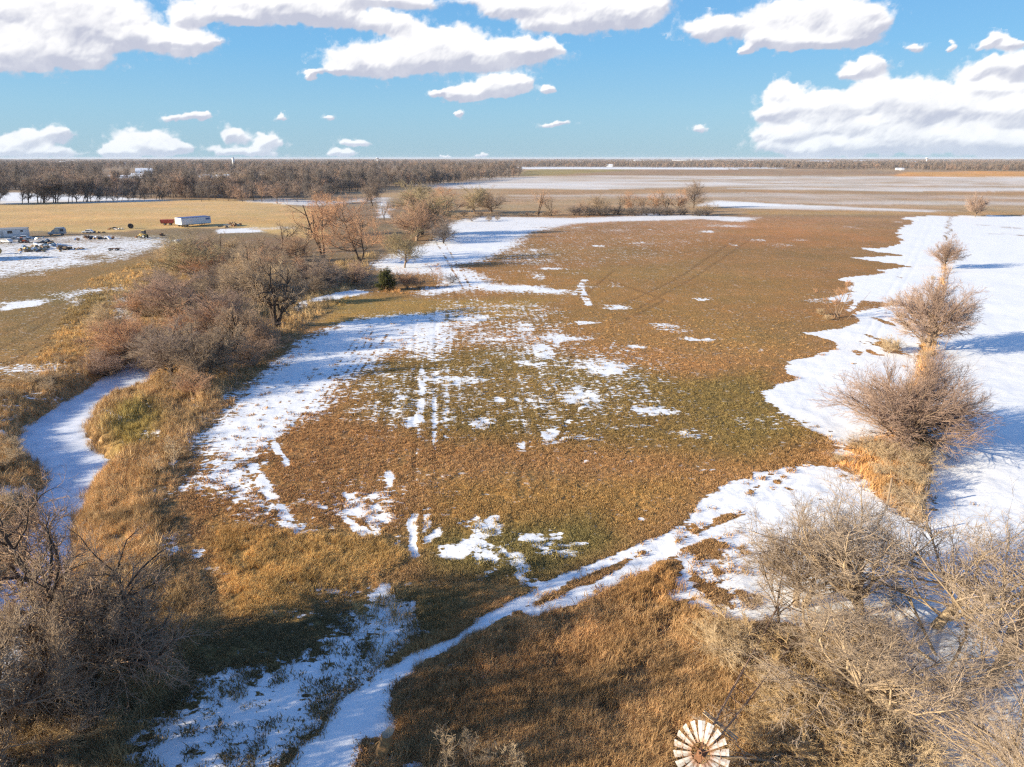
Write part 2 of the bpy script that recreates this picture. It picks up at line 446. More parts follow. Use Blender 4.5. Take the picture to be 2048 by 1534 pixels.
BLOBS = [(1109,677,60,7,.65),(1082,703,26,14,.8),(1042,723,16,4,.6),(1072,727,25,4,.8),(1202,733,60,12,.55),(1229,740,30,12,.8),(1175,647,26,3,.8),(1235,615,30,5,.75),(1275,693,22,3,.8),
 (1332,655,35,8,.5),(868,757,18,9,.8),(828,843,18,12,.75),(802,813,12,42,.5),(915,763,55,9,.62),(965,846,25,10,.6),(1002,801,12,6,.75),(1165,797,38,20,.72),(1065,806,38,16,.45),(1299,823,58,10,.58),
 (1105,870,24,17,.8),(1052,886,13,7,.8),(1149,876,45,5,.45),(732,827,44,14,.35),(775,953,11,14,.85),(732,1005,48,26,.55),(765,1030,30,14,.6),(855,1067,13,17,.75),(982,1050,26,20,.8),(950,1040,30,14,.45),
 (955,1083,20,12,.7),(1065,1073,34,14,.6),(1109,1063,22,10,.6),(915,1090,40,11,.78),(912,1097,32,14,.8),(965,1110,26,34,.66),(1015,1107,36,24,.6),(1115,1094,54,17,.58),(1042,1144,28,22,.66),(1075,1164,20,11,.7),
 (1158,1082,14,4,.8),(942,1050,25,30,.35),(968,985,12,10,.4),(1290,1040,14,8,.5),(1220,740,20,6,.7),(1040,680,20,30,.28),(970,680,40,8,.5),(940,640,30,10,.7),(1050,655,20,8,.6),
 (1400,678,34,3,.75),(1515,697,8,2,.8),(1410,598,24,3,.5),(1360,660,30,6,.3),(1540,845,90,14,.2),(1380,870,40,12,.4),(1248,922,20,4,.5),(1170,922,14,3,.6),(1400,940,60,6,.1),
 (1120,442,30,3,.7),(1300,460,12,.8,.9),(1420,463,20,2,.7),(1460,452,40,2.5,.35),(1510,480,18,2,.5),(1200,492,14,2,.7),(1280,487,26,3,.3),(1110,537,26,2,.8),(1460,489,8,2,.7),(1230,460,30,2,.3),(1090,455,20,2,.4),
 (1075,553,16,7,.5),(1150,455,25,3,.35),(1060,505,60,8,.22),(1070,500,10,2,.6),(1160,545,20,3,.2),(1080,520,40,4,.3),(1050,520,60,8,.25),(1180,573,20,3,.4),(1230,570,14,6,.25),(1700,455,10,2,.2),
 (1560,490,30,3,.2),(1600,480,20,2,.3),(1640,600,40,6,.3),(1020,575,70,5,.75),(1100,582,40,4,.8),(1300,430,30,3,.7),(725,1288,40,36,.55),(742,1240,40,50,.58),(815,1222,14,28,.66),(762,1184,22,16,.78),
 (1417,1097,46,24,.0),(1484,1097,16,7,.05),(1498,1108,12,5,.05),(1441,1147,9,12,.05),(1401,1168,26,20,.08),(1431,1194,26,22,.05),(1491,1198,22,16,.05),(1522,1205,14,12,.15),(1764,643,6,8,.1),(1750,680,8,14,.05),
 (1711,704,15,6,.05),(1738,704,9,7,.05),(1778,696,26,20,.1),(1725,685,6,4,.2),(1594,981,10,6,.1),(1561,966,7,4,.1),(1700,728,7,3,.2),(1758,642,7,9,.1),(1790,554,8,3,.2),(1640,1000,14,6,.6),(1795,443,8,1,.2),
 (2020,455,20,3,.4),(1990,468,14,2,.55),(2035,470,10,3,.3),(1965,450,12,1.5,.5),(1880,575,12,3,.3)]
RUTS = [([(575,868),(645,775),(722,662)], .17, .30, 1), ([(592,862),(660,775),(735,660)], .17, .30, 1), ([(612,850),(676,772),(748,660)], .17, .25, 1), ([(628,840),(692,768),(760,662)], .17, .22, 1), ([(540,850),(610,770),(690,665)], .15, .45, .8),
 ([(470,880),(560,800),(650,700)], .15, .5, .8), ([(648,836),(705,765),(775,668)], .2, .2, 1), ([(850,650),(838,850),(828,1020)], .13, .42, .8), ([(878,650),(870,850),(868,1000)], .13, .40, .8), ([(905,650),(895,760)], .13, .5, .8),
 ([(1060,880),(1105,790),(1150,700)], .14, .45, .8), ([(1130,850),(1190,750),(1230,680)], .14, .45, .8), ([(870,480),(905,540),(940,600)], .25, .2, 1), ([(885,480),(922,540),(955,600)], .25, .2, 1),
   # wheel ruts and drill lines: line, half width (m), cover, strength
 ([(1058,1222),(1180,1190),(1330,1103),(1395,1075),(1450,1052),(1540,1020)], .42, 1.0, 1),
 ([(960,1246),(1000,1226),(1105,1172),(1130,1158),(1225,1120),(1315,1082),(1350,1068)], .42, 1.0, 1),
 ([(1350,1068),(1390,1052),(1440,1020),(1500,990)], .40, .8, 1),
 ([(1180,1190),(1300,1140),(1380,1095)], .30, .0, .6),
 ([(845,740),(842,800),(838,850)], .35, .85, 1), ([(870,745),(869,900)], .22, .66, 1), ([(893,755),(892,880)], .22, .5, 1), ([(825,1030),(829,1110)], .28, .97, 1),
 ([(880,640),(875,700)], .3, .5, 1), ([(1085,690),(1078,710)], .5, .8, 1), ([(1112,690),(1122,672)], .5, .8, 1),
 ([(1160,572),(1178,610)], .6, .8, 1), ([(1170,560),(1150,590)], .6, .75, 1),
 ([(640,1010),(690,1035),(735,1078)], .25, .95, 1), ([(690,985),(720,1010),(755,1060)], .3, .85, 1), ([(545,880),(560,910),(575,930)], .3, .9, 1), ([(515,860),(530,900),(530,925)], .3, .8, 1),
 ([(660,1020),(700,1040),(742,1065)], .2, .85, 1), ([(700,1000),(745,1050),(760,1075)], .3, .7, 1), ([(600,1000),(680,1020)], .3, .6, 1),
 ([(505,930),(540,985),(570,1030),(600,1062)], .4, .9, 1),
 ([(850,1020),(858,1080)], .3, .7, 1), ([(990,1035),(930,1090)], .35, .8, 1),
 ([(830,860),(828,1020)], .16, .0, .8), ([(870,900),(868,1010)], .16, .0, .8),
 ([(1745,560),(1700,620)], .5, .95, 1), ([(1040,955),(1060,880),(1120,760),(1150,700)], .2, .05, .8), ([(1075,955),(1130,850),(1190,750)], .2, .05, .8),
 ([(1130,850),(1180,800),(1195,780)], .3, .6, .8),
 ([(1540,980),(1660,860)], .3, .0, .6), ([(1500,985),(1620,870)], .3, .0, .6),
]
DARKLINE = [([(1868,440),(1830,530),(1775,625),(1745,690)], .35), ([(1853,440),(1812,530),(1752,625),(1722,690)], .35), ([(1420,1010),(1560,950),(1600,925)], .3), ([(1450,1040),(1560,985),(1600,960)], .3), ([(830,640),(826,1150)], .3), ([(872,640),(868,1060)], .3), ([(1040,955),(1060,880),(1120,760),(1150,700)], .3), ([(1078,955),(1130,850),(1190,750)], .3), ([(1220,560),(1330,600),(1250,640)], .5),
 ([(1500,480),(1380,560),(1270,620)], .4), ([(1470,480),(1350,560),(1220,620)], .4), ([(1545,980),(1660,860)], .5), ([(1500,985),(1600,885)], .5), ([(1700,900),(1800,460)], .01),
 ([(1300,850),(1400,780)], .3), ([(1160,600),(1230,540)], .4), ([(790,500),(960,600),(1130,620)], .01), ([(1728,560),(1680,700),(1590,800)], .01), ([(900,560),(930,640)], .3), ([(100,640),(0,700)], .4), ([(160,640),(0,740)], .4), ([(120,620),(0,670)], .4)]
_blobs = []
for cx, cy, rx, ry, c in BLOBS:
    p = P(cx, cy); ex = P(cx + rx, cy); ey = P(cx, cy - ry)
    ax_y = ey - p
    _blobs.append((p, abs(ex[0] - p[0]), max(np.hypot(*ax_y), .15), c))
_snow = [(W_(a), c, f) for a, c, f in SNOW]
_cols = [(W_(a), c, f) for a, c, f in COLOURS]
_ruts = [(W_(a), h, c, s) for a, h, c, s in RUTS]
_dark = [(W_(a), h) for a, h in DARKLINE]

def _box(x, y, lo, hi, mg):
    return np.where((x > lo[0] - mg) & (x < hi[0] + mg) & (y > lo[1] - mg) & (y < hi[1] + mg))[0]

def surface(x, y):
    """snow cover, colour and rut depth at ground points"""
    dist = np.hypot(x, y)
    a1 = 1.1 + dist * 0.006
    wx = x + (fbm(x / 3.1, y / 3.1, 11) - .5) * a1 * 1.6 + (fbm(x / 22, y / 22, 12) - .5) * (1 + dist * .012)
    wy = y + (fbm(x / 3.1, y / 3.1, 13) - .5) * a1 + (fbm(x / 22, y / 22, 14) - .5) * (1 + dist * .012)
    cov = np.full(x.shape, .015)
    col = np.tile(np.array([.25, .175, .125]), (len(x), 1))
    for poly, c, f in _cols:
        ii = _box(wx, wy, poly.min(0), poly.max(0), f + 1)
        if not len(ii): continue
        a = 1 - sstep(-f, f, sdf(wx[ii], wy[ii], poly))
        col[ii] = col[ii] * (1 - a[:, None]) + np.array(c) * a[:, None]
    # thin scattered snow on the middle field
    for poly, c, f in _snow:
        ii = _box(wx, wy, poly.min(0), poly.max(0), f * 2 + 1)
        if not len(ii): continue
        ff = f * (1.0 if c > .93 else 2.0)
        a = 1 - sstep(-ff, ff * .8, sdf(wx[ii], wy[ii], poly))
        cov[ii] = cov[ii] * (1 - a) + c * a
    for p, rx, ry, c in _blobs:
        ii = _box(wx, wy, p, p, max(rx, ry) * 2.2 + .5)
        if not len(ii): continue
        q = np.sqrt(((wx[ii] - p[0]) / rx) ** 2 + ((wy[ii] - p[1]) / ry) ** 2)
        rag = 1 if c > .9 or c < .3 else .35 + .65 * sstep(.26, .56, fbm(wx[ii] / (.8 + rx * .08), wy[ii] / (.8 + rx * .08), 26, 3))
        a = (1 - sstep(.3, 1.5, q)) * rag
        cov[ii] = cov[ii] * (1 - a) + c * a
    rx_ = x + (fbm(x / 1.5, y / 1.5, 21) - .5) * .5; ry_ = y + (fbm(x / 1.5, y / 1.5, 22) - .5) * .5
    for pl, h, c, s in _ruts:
        ii = _box(rx_, ry_, pl.min(0), pl.max(0), h + .6)
        if not len(ii): continue
        brk = 1 if c >= 1.0 else sstep(.28, .5, fbm(rx_[ii] / 1.1, ry_[ii] / 1.1, 24, 2))
        a = (1 - sstep(h * .55, h * 1.9, sdline(rx_[ii], ry_[ii], pl))) * s * brk * (.9 if c < 1 else 1)
        cov[ii] = cov[ii] * (1 - a) + c * a
    # wind-streaked variation of the far land
    far = sstep(230, 500, dist)
    st1 = fbm(x / 160, y / 26, 51, 4) - .5; st2 = fbm(x / 420, y / 75, 53, 3) - .5
    cov = np.clip(cov + far * np.where((cov > .1) & (cov < .93), (st1 * .9 + st2 * .6), st1 * .10), 0, 1)
    mott = (fbm(x / 45, y / 16, 57, 4) - .5) * 2
    col = col * (1 + mott * (.10 + .16 * sstep(120, 400, dist)))[:, None]
    col = col * (1 + np.array([.10, -.02, -.10]) * ((fbm(x / 60, y / 40, 58, 3) - .5) * 2)[:, None])
    dk = np.zeros(x.shape)
    for pl, h in _dark:
        if h < .02: continue
        ii = _box(rx_, ry_, pl.min(0), pl.max(0), h + .4)
        if len(ii): dk[ii] = np.maximum(dk[ii], 1 - sstep(h * .5, h * 1.3, sdline(rx_[ii], ry_[ii], pl)))
    return cov, col, dk

# one ground sheet: rings round the viewpoint, finer where it is near, out to the horizon
def build_ground():
    beta = np.concatenate([np.linspace(62, 50, 24, endpoint=False), np.linspace(50, 0.55, 640, endpoint=False), np.geomspace(.55, .07, 26)])
    r = CAM_H / np.tan(np.radians(beta)); r = np.concatenate([r, [40000.0]])
    th = np.concatenate([np.linspace(-180, -46, 60, endpoint=False), np.linspace(-46, 46, 800, endpoint=False), np.linspace(46, 180, 60, endpoint=False)])
    T, RR = np.meshgrid(np.radians(th), r)
    x = (RR * np.sin(T)).ravel(); y = (RR * np.cos(T)).ravel()
    z = ground_z(x, y)
    front = (y > 0) & (np.abs(np.arctan2(x, y)) < radians(50))
    cov = np.full(x.shape, .2); col = np.tile(np.array([.30, .19, .10]), (len(x), 1)); dk = np.zeros(x.shape)
    cov[front], col[front], dk[front] = surface(x[front], y[front])
    z = z - dk * .03
    z = z + (fbm(x / .9, y / .9, 41, 2) - .5) * .10 * (1 - cov) * np.clip(1 - np.hypot(x, y) / 150, 0, 1)
    nr, nt = T.shape
    idx = np.arange(nr * nt).reshape(nr, nt)
    a = idx[:-1]; b = np.roll(idx, -1, 1)[:-1]; c = np.roll(idx, -1, 1)[1:]; d = idx[1:]
    quads = np.stack([a, b, c, d], -1).reshape(-1, 4)[:, ::-1]
    vs = np.stack([x, y, z], 1)
    vs = np.vstack([vs, [[0, 0, 0.0]]]); n0 = len(vs) - 1
    first = idx[0]; tri = np.stack([np.full(nt, n0), np.roll(first, -1), first], 1)
    fl = np.concatenate([quads.ravel(), tri.ravel()]); lt = np.concatenate([np.full(len(quads), 4), np.full(len(tri), 3)])
    me = np_mesh('ground', vs, fl, lt, MAT_GROUND)
    def put(name, arr, typ='FLOAT'):
        at = me.attributes.new(name, typ, 'POINT')
        if typ == 'FLOAT': at.data.foreach_set('value', np.append(arr, arr[-1]).astype(np.float32))
        else:
            full = np.ones((len(vs), 4), np.float32); full[:-1, :3] = arr; at.data.foreach_set('color', full.ravel())
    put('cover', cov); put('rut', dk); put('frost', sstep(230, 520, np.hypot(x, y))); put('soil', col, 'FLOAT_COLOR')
    o = link('ground', me); tag(o, kind='structure')
    return o

def make_ground_mat():
    m, nt, b = mat('ground_soil_grass_and_snow'); g = G(nt)
    tcn = g.n('ShaderNodeTexCoord'); pos = tcn.outputs['Object']
    cov = g.attr('cover'); soil = g.mix(1.0, g.attr('soil', 'Color'), (1.48, 1.36, .99, 1), 'MULTIPLY'); rut = g.attr('rut')
    # turf: clumps, patches, drill rows
    tuft = g.noise(pos, 2.6, 5, 0.62)
    fine = g.noise(pos, 9.0, 4, 0.6)
    mid = g.noise(pos, 0.35, 5, 0.6)
    big = g.noise(pos, 0.06, 4, 0.55)
    c = g.mix(g.mr(big, .38, .64), soil, g.mix(1.0, soil, (0.86, 0.93, 0.88, 1), 'MULTIPLY'))
    c = g.mix(g.m('MULTIPLY', g.mr(mid, .42, .68), .85), c, g.mix(1.0, c, (1.28, 1.12, .95, 1), 'MULTIPLY'))
    c = g.mix(g.m('MULTIPLY', g.mr(tuft, .36, .66), .9), g.mix(1.0, c, (.50, .50, .52, 1), 'MULTIPLY'), g.mix(1.0, c, (1.35, 1.3, 1.2, 1), 'MULTIPLY'))
    c = g.mix(g.m('MULTIPLY', g.mr(fine, .38, .62), .5), g.mix(1.0, c, (.7, .7, .72, 1), 'MULTIPLY'), c)
    c = g.mix(g.m('MULTIPLY', rut, .7), c, g.mix(1.0, c, (.62, .60, .62, 1), 'MULTIPLY'))
    # snow left lying where the noise is below the cover
    st = g.v('MULTIPLY', pos, (0.75, 1.25, 1.0))
    n1 = g.noise(st, 1.5, 5, 0.6)
    n2 = g.noise(st, .42, 3, 0.5)
    n3 = g.noise(pos, .035, 3, 0.5)
    n0 = g.noise(st, 3.4, 4, 0.6)
    n = g.m('ADD', g.m('ADD', g.m('ADD', g.m('MULTIPLY', n1, .48), g.m('MULTIPLY', n2, .22)), g.m('MULTIPLY', n3, .06)), g.m('MULTIPLY', n0, .14))
    rowv = g.v('MULTIPLY', pos, (2.2, .10, 1.0))
    mpn = g.n('ShaderNodeMapping'); mpn.inputs['Rotation'].default_value = (0, 0, radians(-5)); g.l(pos, mpn.inputs[0])
    rows_ = g.noise(g.v('MULTIPLY', mpn.outputs[0], (1.5, .07, 1.0)), 1.0, 4, .6)
    n = g.m('ADD', g.m('MULTIPLY', n, .93), g.m('MULTIPLY', rows_, .15))
    n = g.m('SUBTRACT', n, .020)
    n = g.m('MULTIPLY_ADD', g.m('SUBTRACT', n, .5), 4.6, .5)
    n = g.m('MINIMUM', g.m('MAXIMUM', n, .03), .96)
    frost = g.attr('frost')
    sn1 = g.m('MULTIPLY_ADD', g.m('SUBTRACT', cov, n), 11.0, .5, clamp=True)
    sn2 = g.m('MULTIPLY_ADD', g.m('SUBTRACT', n, .5), -.35, g.m('MULTIPLY', cov, .95), clamp=True)
    sn = g.m('ADD', g.m('MULTIPLY', sn1, g.m('SUBTRACT', 1.0, frost)), g.m('MULTIPLY', sn2, frost))
    snc = g.mix(g.mr(g.noise(pos, .25, 4), .35, .7), (.85, .86, .85, 1), (.90, .90, .87, 1))
    snc = g.mix(g.m('MULTIPLY', g.mr(g.noise(pos, 5.0, 3), .58, .75), .35), snc, (.50, .46, .42, 1))
    g.l(g.mix(sn, c, snc), b.inputs['Base Color'])
    g.l(g.mr(sn, 0, 1, .95, .55), b.inputs['Roughness'])
    b.inputs['Specular IOR Level'].default_value = .2
    h = g.m('ADD', g.m('MULTIPLY', g.m('ADD', g.m('MULTIPLY', tuft, 1.0), g.m('MULTIPLY', fine, .4)), g.m('SUBTRACT', 1.0, g.m('MULTIPLY', sn, .86))), g.m('MULTIPLY', sn, .35))
    drift = g.noise(g.v('MULTIPLY', pos, (.35, 1.3, 1.0)), 1.1, 4, .5)
    h = g.m('ADD', h, g.m('MULTIPLY', g.m('MULTIPLY', drift, sn), .35))
    g.bump(h, .75, .22, b)
    return m
MAT_GROUND = make_ground_mat()
ground = build_ground()

# frozen creek under snow
def make_ice():
    m, nt, b = mat('creek_ice_snow'); g = G(nt)
    tcn = g.n('ShaderNodeTexCoord')
    n = g.noise(tcn.outputs['Object'], .5, 6, .6)
    n2 = g.noise(tcn.outputs['Object'], 3.0, 4, .6)
    c = g.mix(g.mr(n, .35, .65), (.52, .58, .66, 1), (.80, .83, .87, 1))
    c = g.mix(g.m('MULTIPLY', g.mr(n2, .6, .8), .4), c, (.5, .52, .55, 1))
    g.l(c, b.inputs['Base Color']); b.inputs['Roughness'].default_value = .5
    g.bump(g.m('ADD', n, g.m('MULTIPLY', n2, .3)), .4, .1, b)
    return m
xs = CREEK
c0 = xs.min(0) - 3; c1 = xs.max(0) + 3
gx, gy = np.meshgrid(np.arange(c0[0], c1[0], .8), np.arange(c0[1], c1[1], .8))
sd_ = sdf(gx.ravel(), gy.ravel(), xs).reshape(gx.shape)
keep = sd_ < 2.4
id_ = np.arange(gx.size).reshape(gx.shape)
qm = keep[:-1, :-1] & keep[:-1, 1:] & keep[1:, 1:] & keep[1:, :-1]
qs = np.stack([id_[:-1, :-1][qm], id_[:-1, 1:][qm], id_[1:, 1:][qm], id_[1:, :-1][qm]], 1)
used = np.unique(qs); mp = np.zeros(gx.size, int); mp[used] = np.arange(len(used))
ice = link('frozen_creek', np_mesh('frozen_creek', np.stack([gx.ravel()[used], gy.ravel()[used], np.full(len(used), CREEK_Z)], 1), mp[qs].ravel(), np.full(len(qs), 4), make_ice()))
tag(ice, kind='structure')
# ------------------------------------------------------------------ clouds: a far backdrop, clear between the clouds
SKY_R = 48000.0
CLOUDS = [(60,40,150,60),(180,30,90,50),(40,100,90,42),(150,108,75,36),(235,70,45,28),(90,5,170,40),(330,82,70,26),(395,85,42,20),(375,32,38,22),
 (500,8,110,28),(480,36,55,14),(650,32,80,22),(620,12,80,28),(780,50,55,20),(750,2,140,16),(880,82,90,34),(770,122,110,28),(900,115,160,30),(1040,100,85,24),
 (680,143,30,12),(620,148,20,7),(1092,92,32,13),(990,178,72,20),(930,190,42,11),(1105,180,18,8),(1020,165,40,14),(872,187,18,6),(1050,10,100,26),(1200,14,110,36),
 (1130,46,80,18),(1280,20,40,26),(1430,57,64,22),(1610,28,115,42),(1705,50,60,36),(1560,78,65,20),(1650,85,85,16),(1495,102,14,8),(1830,92,18,8),(1908,92,8,9),
 (1980,85,28,13),(2024,95,24,10),(1730,135,46,16),(1700,150,24,7),(1558,188,30,28),(1600,215,58,28),(1540,232,36,16),(1760,185,60,34),(1680,212,66,28),(1840,200,78,32),
 (1960,142,56,24),(2035,135,50,24),(1990,178,66,18),(1900,222,130,30),(2035,222,60,34),(1700,258,140,34),(1560,272,46,20),(1900,280,170,30),(1650,297,120,14),(2010,290,90,26),
 (120,264,27,17),(60,282,48,18),(10,286,38,20),(70,304,95,10),(290,284,62,23),(340,301,46,12),(240,303,36,12),(470,274,20,15),(530,280,28,19),(482,305,64,10),
 (370,236,46,9),(405,230,18,9),(565,235,13,6),(656,234,10,7),(686,305,28,9),(712,283,34,7),(918,223,9,6),(1117,247,30,6),(882,314,14,3),(958,312,15,4),(1400,257,12,5)]
def build_clouds():
    A = np.arange(-0.82, 0.8201, 0.0019); E = np.arange(0.0005, 0.372, 0.00155)
    a, e = np.meshgrid(A, E)
    sh = a.shape
    wa = a + (fbm(a * 30, e * 44, 101, 4) - .5) * .024 + (fbm(a * 95, e * 120, 105, 4) - .5) * .011
    we = e + (fbm(a * 30, e * 44, 102, 4) - .5) * .014 + (fbm(a * 95, e * 120, 106, 4) - .5) * .008
    F = np.zeros(sh); S = np.zeros(sh)
    rng = np.random.RandomState(3)
    blobs = []
    for cx, cy, rx, ry in CLOUDS:
        d = pix_dir(cx, cy); d = d / np.linalg.norm(d)
        a0, e0 = atan2(d[0], d[1]), math.asin(d[2])
        d2 = pix_dir(cx + 10, cy); d3 = pix_dir(cx, cy - 10); d3 /= np.linalg.norm(d3)
        sx = (atan2(d2[0], d2[1]) - a0) / 10 * rx; sy = (math.asin(d3[2]) - e0) / 10 * ry
        blobs.append((a0, e0, sx, sy))
    for k in range(26):       # beyond the edges of the picture
        sgn = -1 if k % 2 else 1
        blobs.append((sgn * rng.uniform(.68, .8), rng.uniform(.01, .2), rng.uniform(.02, .06), rng.uniform(.006, .02)))
    for k in range(16):
        blobs.append((rng.uniform(-.8, .8), rng.uniform(.25, .34), rng.uniform(.05, .12), rng.uniform(.015, .035)))
    for a0, e0, sx, sy in blobs:
        q = ((wa - a0) / sx) ** 2 + ((we - e0) / sy) ** 2
        w = np.power(.30, q); F += w; S += w * (we - e0) / sy
    def puffs(x, y, seed):
        """rounded bumps that meet in creases"""
        xi = np.floor(x).astype(np.int64); yi = np.floor(y).astype(np.int64); best = np.full(x.shape, 9.0)
        for i in (-1, 0, 1):
            for j in (-1, 0, 1):
                px = xi + i + _hash(xi + i, yi + j, seed); py = yi + j + _hash(xi + i, yi + j, seed + 7)
                best = np.minimum(best, (x - px) ** 2 + (y - py) ** 2)
        return np.clip(1 - best / 1.1, 0, 1)
    ridged = 0; amp = .5
    for o in range(5):
        f = 34 * 1.9 ** o
        ridged = ridged + amp * puffs(wa * f, we * f * 1.25, 60 + o); amp *= .62
    Fs = np.minimum(F, 1.5)
    T = Fs + (ridged - .80) * .80 * (0.4 + .6 * np.clip(F, 0, 1))
    dens = sstep(.19, .58, T)
    small = np.clip(F, 0, .4) / .4
    wisp = .35 * sstep(.10, .34, T) * small * fbm(wa * 60, we * 100, 77, 3) * 1.5
    dens = np.maximum(dens, np.clip(wisp, 0, .4))
    # light comes from the left and behind: lit bulges above and to the left, grey-blue bases
    h = np.sqrt(np.clip(T - .2, 0, 2))
    gx = np.gradient(h, axis=1); gy = np.gradient(h, axis=0)
    def blur(z, n):
        for _ in range(n):
            z = (z + np.roll(z, 1, 0) + np.roll(z, -1, 0) + np.roll(z, 1, 1) + np.roll(z, -1, 1)) / 5
        return z
    rel = S / (F + .06)
    hb = blur(h, 10)
    relief = (gx * .55 - gy * .85) * 5.0 + (np.gradient(hb, axis=1) * .45 - np.gradient(hb, axis=0) * .85) * 9
    lit = .74 + .36 * np.clip(rel, -1.2, 1) + np.clip(relief * .8, -.4, .32) - .10 * np.clip(T - .8, 0, 1)
    lit = sstep(.0, 1.0, np.clip(lit - .03, 0, 1.0))
    x = (SKY_R * np.cos(e) * np.sin(a)).ravel(); y = (SKY_R * np.cos(e) * np.cos(a)).ravel(); z = (SKY_R * np.sin(e)).ravel() + CAM_H
    idx = np.arange(a.size).reshape(sh)
    # keep only cells that carry cloud
    keep = dens > .002
    cell = keep[:-1, :-1] | keep[:-1, 1:] | keep[1:, 1:] | keep[1:, :-1]
    q = np.stack([idx[:-1, :-1][cell], idx[:-1, 1:][cell], idx[1:, 1:][cell], idx[1:, :-1][cell]], 1)
    used = np.unique(q); mp = np.zeros(a.size, int); mp[used] = np.arange(len(used))
    m, nt, b = mat('cloud'); g = G(nt)
    nt.nodes.remove(b)
    dn = g.attr('cloud'); lt = g.attr('lit'); low = g.attr('low')
    tcn = g.n('ShaderNodeTexCoord')
    fn_ = g.noise(tcn.outputs['Object'], .0016, 7, .62)
    dn = g.mr(g.m('ADD', dn, g.m('MULTIPLY', g.m('SUBTRACT', fn_, .5), g.m('MULTIPLY', g.m('SUBTRACT', 1.0, dn), 2.0))), .02, .95, smooth=True)
    fn2 = g.noise(tcn.outputs['Object'], .0007, 6, .6)
    lt = g.m('ADD', lt, g.m('MULTIPLY', g.m('SUBTRACT', fn2, .5), 1.1), clamp=True)
    cc = g.mix(lt, (.48, .50, .60, 1), (.93, .92, .92, 1))
    cc = g.mix(g.m('MULTIPLY', low, .40), cc, (.50, .66, .80, 1))
    em = g.n('ShaderNodeEmission'); g.l(cc, em.inputs[0]); em.inputs[1].default_value = CLOUD_GAIN
    tr = g.n('ShaderNodeBsdfTransparent'); mx = g.n('ShaderNodeMixShader')
    g.l(dn, mx.inputs[0]); g.l(tr.outputs[0], mx.inputs[1]); g.l(em.outputs[0], mx.inputs[2])
    g.l(mx.outputs[0], nt.nodes['Material Output'].inputs['Surface'])
    m.cycles.emission_sampling = 'NONE'
    me = np_mesh('sky', np.stack([x, y, z], 1)[used], mp[q].ravel(), np.full(len(q), 4), m)
    lowv = np.exp(-e / .045)
    for nm, arr in (('cloud', dens), ('lit', lit), ('low', lowv)):
        at = me.attributes.new(nm, 'FLOAT', 'POINT'); at.data.foreach_set('value', arr.ravel()[used].astype(np.float32))
    o = link('sky', me); tag(o, kind='structure')
    print('cloud quads', len(q))
CLOUD_GAIN = 0.56
build_clouds()
# ------------------------------------------------------------------ bare winter trees
def unit(v): return v / (np.linalg.norm(v, axis=-1, keepdims=True) + 1e-9)

def grow(rng, start, dirs, lens, r0, K, curl, up, rtip=.35, sag=0.0):
    """polylines of K points; returns points (N,K,3), radii (N,K)"""
    N = len(start)
    Pt = np.zeros((N, K, 3)); Pt[:, 0] = start
    d = unit(dirs); step = (lens / (K - 1))[:, None]
    for k in range(1, K):
        d = unit(d + rng.normal(0, curl, (N, 3)) + np.array([0, 0, up - sag * k]))
        Pt[:, k] = Pt[:, k - 1] + d * step
    t = np.linspace(0, 1, K)[None]
    return Pt, r0[:, None] * (1 - (1 - rtip) * t)

def sprout(rng, Pt, Rd, n, t0, t1, ang, ang_sd, lfac, K, curl, up, rfac=.6, rmin=.004, rtip=.35, taper=.55, flat=0.0, sag=0.0, lmin=.05):
    N, K0, _ = Pt.shape
    seglen = np.linalg.norm(np.diff(Pt, axis=1), axis=2).sum(1)
    w = seglen / seglen.sum()
    idx = rng.choice(N, n, p=w)
    t = t0 + (t1 - t0) * rng.rand(n) ** .85
    f = t * (K0 - 1); k = np.minimum(f.astype(int), K0 - 2); fr = (f - k)[:, None]
    A = Pt[idx, k]; B = Pt[idx, k + 1]
    st = A * (1 - fr) + B * fr
    T = unit(B - A)
    rnd = rng.normal(0, 1, (n, 3)); rnd[:, 2] *= (1 - flat)
    perp = unit(rnd - (rnd * T).sum(1, keepdims=True) * T)
    a = np.radians(rng.normal(ang, ang_sd, n))[:, None]
    d = T * np.cos(a) + perp * np.sin(a)
    L = np.maximum(seglen[idx] * lfac * (1 - taper * t) * rng.uniform(.6, 1.25, n), lmin)
    r = np.maximum((Rd[idx, k] * (1 - fr[:, 0]) + Rd[idx, k + 1] * fr[:, 0]) * rfac, rmin)
    return grow(rng, st, d, L, r, K, curl, up, rtip, sag)

